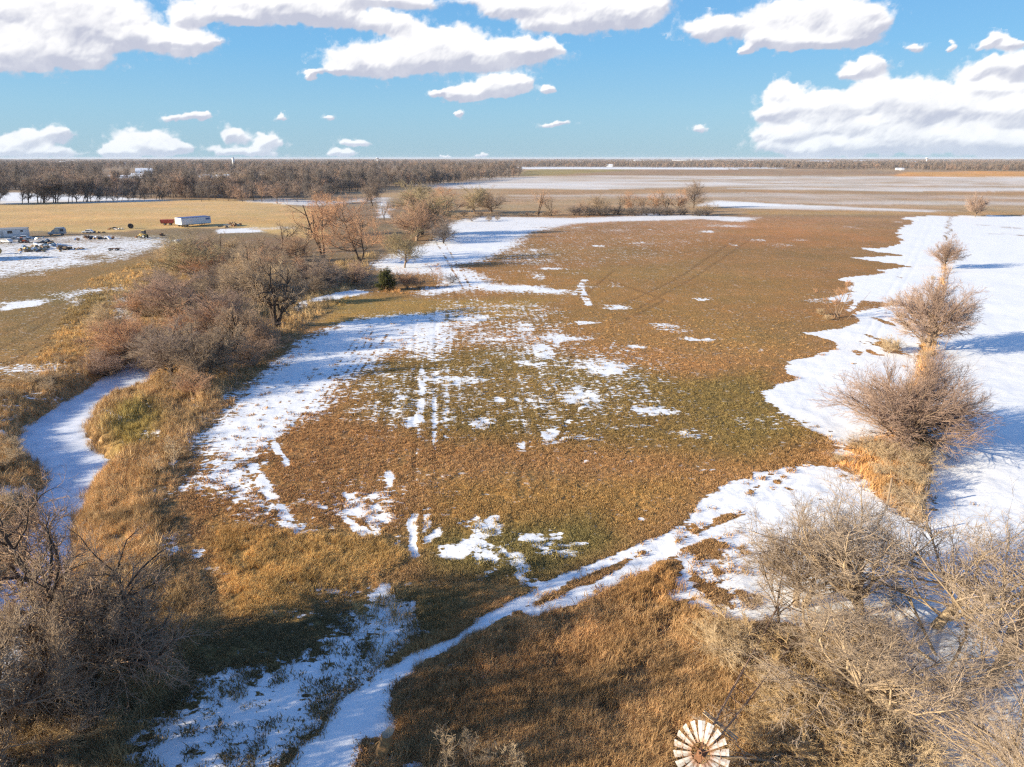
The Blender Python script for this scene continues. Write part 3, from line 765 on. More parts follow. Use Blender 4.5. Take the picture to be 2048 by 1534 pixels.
def tubes(parts):
    """parts: list of (points, radii, sides, pointed). -> verts, loops, totals"""
    V = []; FL = []; LT = []; off = 0
    for Pt, Rd, S, pointed in parts:
        N, K, _ = Pt.shape
        if N == 0: continue
        T = np.empty_like(Pt); T[:, 1:-1] = Pt[:, 2:] - Pt[:, :-2]; T[:, 0] = Pt[:, 1] - Pt[:, 0]; T[:, -1] = Pt[:, -1] - Pt[:, -2]
        T = unit(T)
        ref = np.where(np.abs(T[:, :1, 2:3]) > .8, np.array([1.0, 0, 0]), np.array([0, 0, 1.0]))
        U = unit(np.cross(T, np.broadcast_to(ref, T.shape))); Wv = np.cross(T, U)
        KK = K - 1 if pointed else K
        an = np.arange(S) * 2 * pi / S
        ring = Pt[:, :KK, None] + Rd[:, :KK, None, None] * (U[:, :KK, None] * np.cos(an)[None, None, :, None] + Wv[:, :KK, None] * np.sin(an)[None, None, :, None])
        base = (np.arange(N) * (KK * S))[:, None, None] + off
        kk = np.arange(KK - 1)[None, :, None] * S; ss = np.arange(S)[None, None]; s2 = (ss + 1) % S
        if KK > 1:
            q = np.stack([base + kk + ss, base + kk + s2, base + kk + S + s2, base + kk + S + ss], -1)
            FL.append(q.reshape(-1)); LT.append(np.full(q.size // 4, 4))
        V.append(ring.reshape(-1, 3)); nring = N * KK * S
        if pointed:
            V.append(Pt[:, -1])
            tip = (np.arange(N) + off + nring)[:, None]
            lb = (np.arange(N) * (KK * S) + (KK - 1) * S + off)[:, None]
            s1 = np.arange(S)[None]; s2b = (s1 + 1) % S
            tq = np.stack([lb + s1, lb + s2b, np.broadcast_to(tip, (N, S))], -1)
            FL.append(tq.reshape(-1)); LT.append(np.full(tq.size // 3, 3))
            off += nring + N
        else: off += nring
    return np.concatenate(V), np.concatenate(FL), np.concatenate(LT)

MAT_BARK_DARK = plant_mat('bark_dark', (.060, .045, .034), (.13, .095, .07), rough=.95)
MAT_BARK_PALE = plant_mat('bark_pale', (.30, .215, .13), (.50, .38, .24), rough=.9)
MAT_BARK_MID = plant_mat('bark_brown', (.17, .12, .08), (.28, .20, .135), rough=.95)
MAT_TWIG_ROSE = plant_mat('twigs_rosy', (.335, .23, .17), (.47, .335, .25))
MAT_TWIG_GOLD = plant_mat('twigs_golden', (.50, .34, .16), (.62, .44, .24))
MAT_TWIG_GREY2 = plant_mat('twigs_pale_grey', (.34, .255, .175), (.50, .39, .28))
MAT_TWIG_GREY = plant_mat('twigs_grey_brown', (.30, .22, .145), (.44, .33, .22), (.44, .28, .18))
MAT_TWIG_OLIVE = plant_mat('twigs_olive', (.30, .24, .13), (.43, .34, .20))
MAT_TWIG_RUST = plant_mat('twigs_rust', (.48, .26, .145), (.58, .36, .21))
MAT_TWIG_STRAW = plant_mat('twigs_straw', (.46, .34, .20), (.62, .47, .29))
MAT_TWIG_FAR = plant_mat('twigs_far', (.23, .175, .135), (.37, .28, .215), (.42, .28, .20))
MAT_TWIG_FAR2 = plant_mat('twigs_far_grey', (.13, .115, .105), (.25, .21, .18), (.30, .22, .165))

def tree_meshes(name, seed, H, spread, stems, n1, n2, n3, n4, bark, twig, lean=(0, 0), twig_r=.010, trunk_h=.22, ang0=32, ang1=45, up=.10,
                 curl=.16, sag=0.0, trunk_r=None, thin=1.0, l1=.62, l2=.42, l3=.34, l4=.42, flat=0.0):
    """two meshes: trunk (with limbs) and crown (branches and twigs), about H high and `spread` wide"""
    rng = np.random.RandomState(seed)
    tr = trunk_r or H * .022
    st = rng.normal(0, .04 * H * (stems > 1), (stems, 3)); st[:, 2] = -.25
    aa = rng.rand(stems) * 2 * pi; tilt = np.radians(4 + ang0 * np.sqrt(rng.rand(stems))) if stems > 1 else np.radians(rng.uniform(2, 8, stems))
    d = np.stack([np.cos(aa) * np.sin(tilt), np.sin(aa) * np.sin(tilt), np.cos(tilt)], 1) + np.array([lean[0], lean[1], 0])
    L0 = rng.uniform(.75, 1.0, stems) * H * (.8 if stems > 1 else .78)
    if stems > 1: L0 = rng.uniform(.78, 1.0, stems) / np.sqrt((np.sin(tilt) / (spread * .5)) ** 2 + (np.cos(tilt) / H) ** 2) * .86
    A = grow(rng, st, d, L0, np.full(stems, tr) * rng.uniform(.6, 1.1, stems), 8, curl * .5, up * .3, .25)
    t0 = trunk_h
    B = sprout(rng, *A, n1, t0, .95, ang1, 12, l1, 7, curl, up, .62, twig_r * 1.6, .3, .5, flat, sag * .3)
    C = sprout(rng, *B, n2, .15, 1.0, 42, 14, l2 * 1.35, 5, curl * 1.2, up * .8, .6, twig_r * 1.2, .4, .5, flat * .5, sag * .6)
    D = sprout(rng, *C, n3, .1, 1.0, 40, 16, l3 * 1.7, 4, curl * 1.3, up * .7, .65, twig_r, .6, .4, 0, sag)
    Ee = sprout(rng, *D, n4, .1, 1.0, 38, 18, l4 * 1.5, 3, curl * 1.2, up * .6, .8, twig_r * .8, .6, .3, 0, sag)
    allp = np.concatenate([x[0].reshape(-1, 3) for x in (B, C, D, Ee)])
    w = (np.percentile(allp[:, 0], 99) - np.percentile(allp[:, 0], 1) + np.percentile(allp[:, 1], 99) - np.percentile(allp[:, 1], 1)) / 2
    hh = np.percentile(allp[:, 2], 99.5)
    sc = np.array([spread / w, spread / w, H / hh])
    gnd = .12
    def fit(x):
        p = x[0] * sc
        p[..., 2] = np.where(p[..., 2] < gnd, gnd * np.exp((p[..., 2] - gnd) * .6) - (0 if x is not A else 0), p[..., 2]) if x is not A else p[..., 2]
        return p, x[1]
    A, B, C, D, Ee = [fit(x) for x in (A, B, C, D, Ee)]
    tm = np_mesh(name + '_trunk', *tubes([(A[0], A[1], 7, False), (B[0], B[1], 5, True)]), bark)
    cm = np_mesh(name + '_crown', *tubes([(C[0], C[1], 3, True), (D[0], D[1], 3, True), (Ee[0], Ee[1], 3, True)]), twig)
    return tm, cm

def dome_meshes(name, seed, H, spread, nl, n2, n3, n4, bark, twig, twig_r=.012, trunk_h=.12, trunk_r=.22, tilt=82, curl=.10, up=.05, a2=34, l2=.42, stems=1, uneven=.14, lift=0.0):
    """short trunk, limbs fanning out into a dome, twigs crowding its outside"""
    rng = np.random.RandomState(seed)
    th = trunk_h * H
    st = np.stack([rng.normal(0, .12 * (stems > 1) * H * .3, stems), rng.normal(0, .12 * (stems > 1) * H * .3, stems), np.full(stems, -.2)], 1)
    A = grow(rng, st, np.tile([0., 0, 1.], (stems, 1)) + rng.normal(0, .12, (stems, 3)), np.full(stems, th * 2.2 + .2), np.full(stems, trunk_r), 6, .08, .05, .6)
    base = sprout(rng, *A, nl, .25, 1.0, 10, 5, .1, 2, .01, 0)[0][:, 0]
    tl = np.radians(tilt * np.sqrt(rng.rand(nl)) + 3); az_ = rng.rand(nl) * 2 * pi
    d = np.stack([np.cos(az_) * np.sin(tl), np.sin(az_) * np.sin(tl), np.cos(tl)], 1)
    ell = 1 / np.sqrt((np.sin(tl) / (spread * .5)) ** 2 + (np.cos(tl) / (H - th)) ** 2)
    L = ell * rng.uniform(.62, 1.0, nl) * .88
    B = grow(rng, base, d + [0, 0, lift], L, trunk_r * .42 * (L / L.max()) ** .7 * rng.uniform(.6, 1.1, nl), 8, curl, up, .22)
    C = sprout(rng, *B, n2, .22, 1.0, a2, 10, l2, 5, curl * 1.2, up, .55, twig_r * 1.5, .4, .35)
    D = sprout(rng, *C, n3, .1, 1.0, 32, 12, .62, 4, curl * 1.2, up, .65, twig_r, .6, .35)
    Ee = sprout(rng, *D, n4, .1, 1.0, 30, 14, .68, 3, curl, up, .8, twig_r * .8, .6, .25)
    allp = np.concatenate([x[0].reshape(-1, 3) for x in (C, D, Ee)])
    w = (np.ptp(np.percentile(allp[:, 0], [.5, 99.5])) + np.ptp(np.percentile(allp[:, 1], [.5, 99.5]))) / 2
    sc = np.array([spread / w, spread / w, H / np.percentile(allp[:, 2], 99.7)])
    k1, k2 = rng.rand(2) * 6
    def fit(x, main=False):
        p = x[0] * sc
        a = np.arctan2(p[..., 1], p[..., 0]); f = 1 + uneven * (np.sin(a * 2 + k1) * .6 + np.sin(a * 3 + k2) * .5)
        p[..., 0] *= f; p[..., 1] *= f
        if not main: p[..., 2] = np.where(p[..., 2] < .15, .15 * np.exp((p[..., 2] - .15) * .6), p[..., 2])
        return p, x[1]
    A = (A[0] * np.array([1, 1, sc[2]]), A[1]); B, C, D, Ee = fit(B, True), fit(C), fit(D), fit(Ee)
    tm = np_mesh(name + '_trunk', *tubes([(A[0], A[1], 8, False), (B[0], B[1], 5, True)]), bark)
    cm = np_mesh(name + '_crown', *tubes([(C[0], C[1], 3, True), (D[0], D[1], 3, True), (Ee[0], Ee[1], 3, True)]), twig)
    return tm, cm
def dome(key, *a, **k): KINDS[key] = (dome_meshes(key, *a, **k), a[1], a[2])

def far_meshes(name, seed, H, spread, twig, bark, n=420, low=.06, lean=0.0, r=.045):
    rng = np.random.RandomState(seed)
    A = grow(rng, np.array([[0, 0, -.3]]), np.array([[lean, 0, 1.0]]), np.array([H * .8]), np.array([H * .014]), 6, .06, .02, .3)
    B = sprout(rng, *A, 20, low, .95, 46, 12, .60, 5, .16, .1, .6, .05, .3, .5)
    C = sprout(rng, *B, n // 3, .1, 1, 42, 14, .55, 4, .2, .08, .6, r, .5, .4)
    D = sprout(rng, *C, n, .05, 1, 40, 16, .62, 3, .2, .06, .7, r * .8, .6, .3)
    allp = D[0].reshape(-1, 3); w = (np.ptp(allp[:, 0]) + np.ptp(allp[:, 1])) / 2
    sc = np.array([spread / w, spread / w, H / allp[:, 2].max()])
    A, B, C, D = [(x[0] * sc, x[1]) for x in (A, B, C, D)]
    tm = np_mesh(name + '_trunk', *tubes([(A[0], A[1], 5, False), (B[0], B[1], 3, True)]), bark)
    cm = np_mesh(name + '_crown', *tubes([(C[0], C[1], 3, True), (D[0], D[1], 3, True)]), twig)
    return tm, cm

KINDS = {}
def kind(key, *a, **k):
    KINDS[key] = (tree_meshes(key, *a, **k), a[1], a[2])
# key, seed, height, spread, stems, limbs, branches, twigs, fine twigs
dome('round_tree_a', 11, 11, 16, 70, 1000, 6500, 15000, MAT_BARK_MID, MAT_TWIG_ROSE, twig_r=.0115, tilt=88, trunk_r=.42)
dome('round_tree_b', 12, 11, 12, 50, 800, 5000, 11000, MAT_BARK_MID, MAT_TWIG_ROSE, twig_r=.013, tilt=84, trunk_r=.34, trunk_h=.16)
kind('big_dark_tree', 21, 15, 14, 4, 40, 460, 3200, 9000, MAT_BARK_DARK, MAT_TWIG_GREY, twig_r=.015, trunk_h=.2, ang0=22, ang1=42, up=.08, curl=.22, trunk_r=.42)
kind('spreading_tree', 22, 15, 16, 2, 26, 300, 2200, 6500, MAT_BARK_DARK, MAT_TWIG_RUST, twig_r=.016, trunk_h=.25, ang0=30, ang1=50, up=.10, curl=.24, trunk_r=.40, l1=.8)
kind('open_tree', 23, 11, 11, 2, 16, 120, 500, 1100, MAT_BARK_DARK, MAT_TWIG_GREY, twig_r=.018, trunk_h=.25, ang0=36, ang1=48, up=.12, curl=.26, trunk_r=.24)
dome('olive_tree', 24, 10, 10, 34, 480, 2800, 6500, MAT_BARK_MID, MAT_TWIG_OLIVE, twig_r=.014, tilt=74, trunk_h=.2, trunk_r=.25, curl=.17, uneven=.2)
dome('thicket_tree', 25, 8, 9, 34, 380, 2200, 5200, MAT_BARK_MID, MAT_TWIG_GREY, twig_r=.012, tilt=72, trunk_h=.1, trunk_r=.2, curl=.17, stems=2, uneven=.25)
dome('rust_shrub', 26, 6, 7, 30, 280, 1500, 4200, MAT_BARK_MID, MAT_TWIG_RUST, twig_r=.012, tilt=60, trunk_h=.06, trunk_r=.12, stems=4, uneven=.25, lift=.3)
dome('grey_shrub', 27, 3.5, 4.5, 34, 240, 1100, 2600, MAT_BARK_MID, MAT_TWIG_GREY, twig_r=.009, tilt=62, trunk_h=.05, trunk_r=.06, stems=5, uneven=.3, lift=.3, curl=.16)
dome('straw_shrub', 28, 3.0, 4.2, 34, 220, 1000, 2400, MAT_BARK_PALE, MAT_TWIG_STRAW, twig_r=.009, tilt=60, trunk_h=.05, trunk_r=.05, stems=6, uneven=.3, lift=.4, curl=.15)
kind('sapling', 29, 4, 2.6, 1, 12, 60, 260, 600, MAT_BARK_MID, MAT_TWIG_GREY, twig_r=.010, trunk_h=.12, ang1=34, up=.12, curl=.12, trunk_r=.05)
kind('near_dark_tree', 31, 11, 11, 3, 34, 420, 2400, 6000, MAT_BARK_DARK, MAT_TWIG_GREY, twig_r=.009, trunk_h=.25, ang0=22, ang1=44, up=.06, curl=.24, trunk_r=.33)
dome('near_pale_tree', 32, 9, 10, 44, 620, 3800, 10000, MAT_BARK_PALE, MAT_TWIG_GREY2, twig_r=.0085, tilt=66, trunk_h=.12, trunk_r=.24, stems=2, curl=.13, up=.07, uneven=.2)
dome('tangled_brush', 33, 3.4, 5.6, 60, 460, 1900, 3600, MAT_BARK_PALE, MAT_TWIG_STRAW, twig_r=.0085, tilt=80, trunk_h=.05, trunk_r=.07, stems=7, curl=.17, uneven=.35, up=.02)
kind('vase_shrub', 34, 6, 6.5, 10, 20, 120, 700, 2200, MAT_BARK_MID, MAT_TWIG_RUST, twig_r=.012, trunk_h=.45, ang0=34, ang1=24, up=.06, curl=.07, trunk_r=.07, l1=.35)

kind('pale_limb', 41, 4.5, 9, 3, 16, 110, 500, 1300, MAT_BARK_PALE, MAT_TWIG_GREY2, twig_r=.009, trunk_h=.25, ang0=66, ang1=36, up=.04, curl=.16, trunk_r=.13)

dome('near_open_tree', 42, 10, 11, 26, 300, 1700, 4200, MAT_BARK_PALE, MAT_TWIG_GREY2, twig_r=.010, tilt=62, trunk_h=.16, trunk_r=.30, stems=1, curl=.15, up=.08, uneven=.25)

def tree(key, px, py, label, name='bare_tree', cat='tree', top=None, H=None, group=None, rz=None, wide=1.0, mats=None, lean=None):
    (tm, cm), h0, w0 = KINDS[key]
    p = P(px, py)
    if top is not None: H = max(height_at(px, py, top), 1.0)
    s = H / h0
    rz = R.rand() * 2 * pi if rz is None else rz
    t = empty(name, (p[0], p[1], gz(p[0], p[1]) - .05), rz, label, cat, group)
    t.scale = (s * wide, s * wide, s)
    if lean: t.rotation_euler = (lean[0], lean[1], rz)
    a = link('trunk', tm, t); b = link('crown', cm, t)
    if mats:
        for o, mm in ((a, mats[0]), (b, mats[1])):
            if mm: o.material_slots[0].link = 'OBJECT'; o.material_slots[0].material = mm
    return t
# ------------------------------------------------------------------ the row of trees along the snowy field edge (right)
G_ROW = 'bare round trees along the snowy field edge'
tree('round_tree_b', 1950, 433, 'lone bushy bare tree at the far corner of the snowy field', top=383, group=G_ROW, wide=.85)
tree('round_tree_b', 1890, 537, 'small twisted bare tree beside the snow track, smallest of the right-hand row', top=468, group=G_ROW, wide=.8)
tree('round_tree_b', 1853, 704, 'dense rosy bare tree behind the biggest one of the field-edge row', top=530, group=G_ROW, wide=.88)
tree('round_tree_a', 1826, 893, 'biggest round bare tree with widespread rosy twigs over a tan grass mound', top=700, group=G_ROW, wide=1.0)
tree('vase_shrub', 1676, 636, 'fan-shaped leaning bare stems with a rusty haze at the edge of the brown field', name='bare_shrub', cat='shrub', top=562, wide=1.0)
# near right thicket
tree('near_pale_tree', 1600, 1215, 'slender pale multi-stem bare tree rising left of the near thicket against snow', top=1000, wide=1.15, rz=.4)
tree('near_open_tree', 1722, 1225, 'tall greyish bare tree in the middle of the near right thicket', top=975, wide=1.2, rz=2.2)
tree('near_open_tree', 1870, 1250, 'bare tree of the near thicket spreading its twigs over the shaded snow', top=1000, wide=1.35, rz=4.0)
tree('near_open_tree', 1975, 1370, 'rightmost bare tree of the near thicket, cut by the picture edge', top=1080, wide=1.4, rz=5.1)
tree('open_tree', 1560, 1262, 'thin dark crooked bare tree at the left tip of the near thicket', top=1105, wide=.6, rz=1.0)
tree('near_open_tree', 1800, 1480, 'sprawling broken bare tree with pale mossy limbs at the bottom right', top=1260, wide=1.5, rz=.9)
tree('near_open_tree', 1990, 1580, 'low bare tree in the bottom right corner over blue-shaded snow', top=1360, wide=1.5, rz=3.3)

tree('pale_limb', 1650, 1300, 'pale forked limbs leaning up in front of the near thicket snow', top=1130, wide=.9, rz=2.0)
tree('pale_limb', 1740, 1440, 'long pale mossy limbs sprawling right over blue-shaded snow', top=1330, wide=1.5, rz=.2)
tree('pale_limb', 1900, 1345, 'pale arching limbs at the right of the near thicket', top=1230, wide=1.4, rz=5.6)
tree('pale_limb', 1720, 1545, 'pale broken limbs at the bottom edge right of the fallen windmill', top=1400, wide=1.2, rz=1.0)
# ------------------------------------------------------------------ creek-side trees, middle left
G_CREEK = 'bare trees along the frozen creek'
T = [
 ('big_dark_tree', 550, 655, 478, .95, 'largest dark-trunked tree beside the blue-shaded snow of the field', None),
 ('thicket_tree', 395, 556, 448, 1.15, 'rounded olive-brown bare tree in front of the white trailers', 'o'),
 ('open_tree', 642, 528, 392, 1.0, 'dark forked tree with bare open limbs left of the rust-coloured crown', 'r'),
 ('spreading_tree', 714, 528, 392, .95, 'wide dark-limbed tree with rust-coloured twigs in the middle of the creek belt', None),
 ('olive_tree', 809, 536, 455, 1.0, 'pale olive tree with short grey trunk standing in snow behind the cedar', None),
 ('open_tree', 607, 505, 437, 1.35, 'sparse bare tree with crooked limbs in front of the golden field', None),
 ('open_tree', 560, 500, 440, 1.2, 'sparse tree with thin arching limbs, left of the creek belt gap', None),
 ('spreading_tree', 665, 470, 385, .9, 'pinkish bare tree behind the dark forked tree', None),
 ('olive_tree', 745, 412, 358, 1.0, 'grey rounded tree standing alone behind the rust-coloured crowns', 'g'),
 ('thicket_tree', 830, 482, 385, 1.3, 'broad grey-brown tree on the field side of the creek belt', None),
 ('olive_tree', 865, 470, 380, 1.2, 'tall olive-tinged tree where the creek belt meets the snow', None),
 ('thicket_tree', 885, 487, 432, .9, 'small dark bushy tree at the snow edge, right end of the clump', 'd'),
 ('spreading_tree', 897, 434, 372, 1.2, 'low spreading rosy tree with a leaning trunk north of the clump', None),
 ('olive_tree', 830, 425, 362, 1.3, 'tan rounded crown at the back of the creek belt', None),
 ('olive_tree', 950, 428, 368, 1.1, 'olive bare tree at the top left corner of the brown field', None),
 ('thicket_tree', 985, 425, 372, 1.0, 'last tree of the creek belt before the gap in the field edge', None),
 ('open_tree', 766, 440, 398, .8, 'thin crooked snag beside the gap of snowy creek', None),
 ('thicket_tree', 455, 600, 520, 1.1, 'tangled bare tree left of the big dark tree', None),
 ('rust_shrub', 420, 560, 500, 1.2, 'rusty bush at the foot of the olive-brown tree', None),
 ('big_dark_tree', 480, 705, 585, .85, 'dense brown tree directly below the big dark tree', None),
 ('big_dark_tree', 415, 765, 628, 1.05, 'dark crooked tree leaning over the bend of the frozen creek', None),
 ('open_tree', 400, 645, 570, 1.2, 'broken grey snag with a pale torn limb in the thicket', None),
 ('thicket_tree', 305, 712, 628, 1.1, 'bare tree at the far bank where the creek disappears into the thicket', None),
 ('rust_shrub', 262, 690, 625, 1.2, 'rosy bare bush on the slope above the creek', None),
 ('thicket_tree', 350, 640, 572, 1.2, 'grey-brown bare tree halfway up the thicket', None),
 ('rust_shrub', 330, 600, 560, 1.3, 'reddish bush on the slope under the trailers', None),
 ('thicket_tree', 500, 560, 482, 1.2, 'grey bare tree between the trailers and the big dark tree', None),
 ('open_tree', 448, 520, 455, .7, 'narrow dark tree standing right of the white trailers', None),
 ('big_dark_tree', 590, 610, 520, .7, 'smaller dark tree touching the big one on its right', None),
 ('big_dark_tree', 515, 548, 462, .8, 'tall dark-limbed tree behind the big dark one, in front of the golden field', None),
 ('big_dark_tree', 345, 715, 612, .9, 'dark-trunked tree at the lower left of the thicket by the creek mouth', None),
 ('big_dark_tree', 845, 470, 372, .8, 'tall dark-trunked tree at the right side of the creek clump', None),
 ('thicket_tree', 640, 560, 500, 1.0, 'low bare tree in the golden grass behind the cedar', 'd'),
]
alt = {'o': (MAT_BARK_MID, MAT_TWIG_OLIVE), 'r': (None, MAT_TWIG_RUST), 'g': (MAT_BARK_DARK, MAT_TWIG_FAR), 'd': (MAT_BARK_DARK, MAT_TWIG_FAR2), None: None}
for key, px, py, top, wd, lab, mm in T:
    nm, ct = ('bare_shrub', 'shrub') if 'shrub' in key else ('bare_tree', 'tree')
    tree(key, px, py, lab, nm, ct, top=top, group=G_CREEK, wide=wd, mats=alt[mm])

# row of low trees between the brown field and the far snowy field
G_MID = 'bare trees in the hedgerow behind the brown field'
for key, px, py, top, wd, lab in [
 ('open_tree', 1078, 431, 375, 1.0, 'crooked open tree, leftmost of the hedgerow behind the brown field'),
 ('open_tree', 1105, 431, 392, .9, 'smaller crooked tree right of the leftmost hedgerow tree'),
 ('thicket_tree', 1200, 430, 380, 1.05, 'bushiest tree of the hedgerow behind the brown field'),
 ('open_tree', 1175, 434, 398, .9, 'low leaning tree at the foot of the bushiest hedgerow tree'),
 ('open_tree', 1235, 428, 384, .9, 'forked tree just right of the bushiest hedgerow tree'),
 ('spreading_tree', 1262, 426, 382, .9, 'rosy twiggy tree in the middle of the hedgerow'),
 ('open_tree', 1285, 426, 390, .9, 'dark-stemmed tree in the middle of the hedgerow'),
 ('spreading_tree', 1310, 426, 380, .85, 'rust-tinged tree right of the hedgerow middle'),
 ('open_tree', 1335, 426, 382, .9, 'leaning dark tree before the tall lollipop tree'),
 ('spreading_tree', 1358, 425, 378, .8, 'reddish tree touching the tall round-headed tree'),
 ('olive_tree', 1387, 416, 359, .85, 'tall round-headed tree rising above the rest of the hedgerow'),
 ('grey_shrub', 1415, 430, 403, 1.3, 'low bush at the right end of the hedgerow'),
 ('grey_shrub', 1395, 431, 412, 1.3, 'low dark bush under the round-headed tree')]:
    nm, ct = ('bare_shrub', 'shrub') if 'shrub' in key else ('bare_tree', 'tree')
    tree(key, px, py, lab, nm, ct, top=top, group=G_MID, wide=wd, mats=(MAT_BARK_DARK, MAT_TWIG_FAR) if key == 'olive_tree' else None)
for px in range(1150, 1420, 13):
    tree('grey_shrub', px + R.uniform(-4, 4), 431 + R.uniform(-2, 1), 'low dark underbrush bush at the foot of the hedgerow trees', 'bare_shrub', 'shrub', H=R.uniform(3.5, 6.5), group='underbrush of the hedgerow', wide=1.25, mats=(MAT_BARK_DARK, MAT_TWIG_FAR2))
for px in range(1040, 1120, 12):
    tree('grey_shrub', px + R.uniform(-4, 4), 432 + R.uniform(-3, 1), 'low brown bush under the crooked trees left of the hedgerow', 'bare_shrub', 'shrub', H=R.uniform(2, 3.6), group='underbrush of the hedgerow left end', wide=1.3)
for px in range(850, 1010, 16):
    tree('grey_shrub', px + R.uniform(-4, 4), 440 + R.uniform(-10, 4), 'low brown bush between the northern creek trees', 'bare_shrub', 'shrub', H=R.uniform(2.5, 4.5), group='bushes between the northern creek trees', wide=1.3)

# ------------------------------------------------------------------ near left
tree('near_dark_tree', 188, 1385, 'big dark-trunked tree at the lower left, its crown over the frozen creek', top=1000, wide=.95, rz=.6)
tree('near_dark_tree', 285, 1345, 'second dark tree right of the big lower-left one, leaning stem', top=1090, wide=.8, rz=2.9)
tree('near_dark_tree', 48, 1450, 'dark tree at the left picture edge near the bottom', top=1110, wide=.8, rz=4.4)
tree('sapling', 378, 1335, 'small dark sapling on the shaded slope right of the big lower-left trees', name='bare_sapling', cat='sapling', top=1240, wide=1.2, mats=(MAT_BARK_DARK, None))
tree('sapling', 345, 948, 'small pale sapling in the orange grass of the creek bend', name='bare_sapling', cat='sapling', top=875, wide=1.0, mats=(MAT_BARK_PALE, MAT_TWIG_STRAW))
tree('sapling', 308, 955, 'tiny sapling left of the pale one in the creek bend', name='bare_sapling', cat='sapling', top=905, wide=1.0, mats=(MAT_BARK_PALE, MAT_TWIG_STRAW))
tree('sapling', 613, 677, 'lone dark sapling on the snow below the big dark tree', name='bare_sapling', cat='sapling', top=640, wide=1.0)
tree('sapling', 475, 775, 'bare sapling on the snow edge left of the drill rows', name='bare_sapling', cat='sapling', top=725, wide=1.2)
tree('sapling', 632, 583, 'thin sapling in the golden grass left of the cedar', name='bare_sapling', cat='sapling', top=535, wide=1.5)
tree('sapling', 868, 567, 'rosy sapling on the snow right of the cedar', name='bare_sapling', cat='sapling', top=522, wide=1.6, mats=(MAT_BARK_MID, MAT_TWIG_RUST))
tree('rust_shrub', 815, 577, 'pinkish bush directly right of the cedar', name='bare_shrub', cat='shrub', top=535, wide=.9)
tree('grey_shrub', 838, 577, 'low pink-brown bush between the cedar and the rosy sapling', name='bare_shrub', cat='shrub', top=550, wide=1.0)
tree('grey_shrub', 905, 566, 'small dark bush on the snow right of the rosy sapling', name='bare_shrub', cat='shrub', top=545, wide=1.2, mats=(MAT_BARK_DARK, MAT_TWIG_FAR2))
tree('grey_shrub', 1778, 706, 'low tan bush between the wheel ruts and the tree row', name='bare_shrub', cat='shrub', top=668, wide=1.0, mats=(MAT_BARK_PALE, MAT_TWIG_STRAW))

def bush(key, px, py, lab, H, grp, wide=1.2, mats=None):
    tree(key, px, py, lab, 'bare_shrub', 'shrub', H=H, group=grp, wide=wide, mats=mats)
# brushy mounds round the foot of the biggest row tree
W12 = ['western foot', 'left slope', 'middle left', 'middle', 'right edge', 'lower left', 'lower middle', 'lower right', 'bottom', 'bottom right', 'far left tip', 'upper right']
for i, (px, py, h) in enumerate([(1712,900,1.7),(1745,912,2.2),(1780,925,2.4),(1815,930,2.5),(1850,935,2.2),(1760,955,1.6),(1800,965,2.2),(1835,975,2.2),(1790,1000,1.6),(1825,1015,1.8),(1680,925,1.1),(1860,900,1.8)]):
    bush('straw_shrub', px, py, 'tan brush clump at the %s of the mound under the biggest row tree' % W12[i], h, 'tan brush under the biggest row tree', 1.3)
for i, (px, py, h) in enumerate([(1865,560,1.2),(1800,640,1.6),(1812,660,1.8),(1795,700,1.6),(1850,720,1.6),(1872,620,1.4),(1785,612,1.2),(1640,630,1.4),(1655,640,1.2),(1845,690,1.5)]):
    bush('straw_shrub', px, py, 'tan brush clump along the upper part of the tree row', h, 'tan brush along the tree row', 1.1)
# near thicket brush, lower right
for i in range(64):
    u = R.rand(); v = R.rand()
    px = 1400 + 430 * u + 60 * v; py = 1265 + 290 * v + 20 * (u - .5)
    if px > 1790 + (py - 1265) * .12: continue
    if px < 1500 and py > 1470: continue
    w_ = P(px, py)
    if sdline(np.array([w_[0]]), np.array([w_[1]]), W_([(1404, 1506), (1585, 1258)]))[0] < 1.6: continue
    bush('tangled_brush', px, py, ['tangled straw-coloured brush', 'tangled grey brush', 'tangled pale brush'][i % 3] + (' left of the near thicket, by the fallen windmill' if px < 1560 else ' in the lower middle of the near thicket' if px < 1720 else ' at the snowy right side of the near thicket'), R.uniform(1.6, 3.2), 'tangled brush of the near right thicket', R.uniform(.8, 1.15), mats=[None, (None, MAT_TWIG_GOLD), (MAT_BARK_PALE, MAT_TWIG_GOLD)][i % 3])
# brush at the lower left
for i in range(44):
    v = R.rand() ** .7; u = R.rand()
    py = 1120 + 480 * v; px = -120 + (430 - 130 * v + 60 * sin(v * 5)) * u
    w = P(px, py)
    if sdf(np.array([w[0]]), np.array([w[1]]), CREEK)[0] < 1.2: continue
    bush(['grey_shrub', 'tangled_brush', 'grey_shrub', 'straw_shrub'][i % 4], px, py, ['grey-brown brush', 'dark tangled brush', 'low dry brush', 'olive-brown brush'][i % 4] + (' at the foot of the big lower-left tree' if px > 110 else ' at the left picture edge') + (' near the bottom' if py > 1400 else ' on the creek bank'), R.uniform(.9, 2.3), 'brush of the lower left creek bank', 1.25,
         mats=[(MAT_BARK_DARK, MAT_TWIG_GREY), (None, MAT_TWIG_GOLD), None, (MAT_BARK_MID, MAT_TWIG_GREY2)][i % 4])
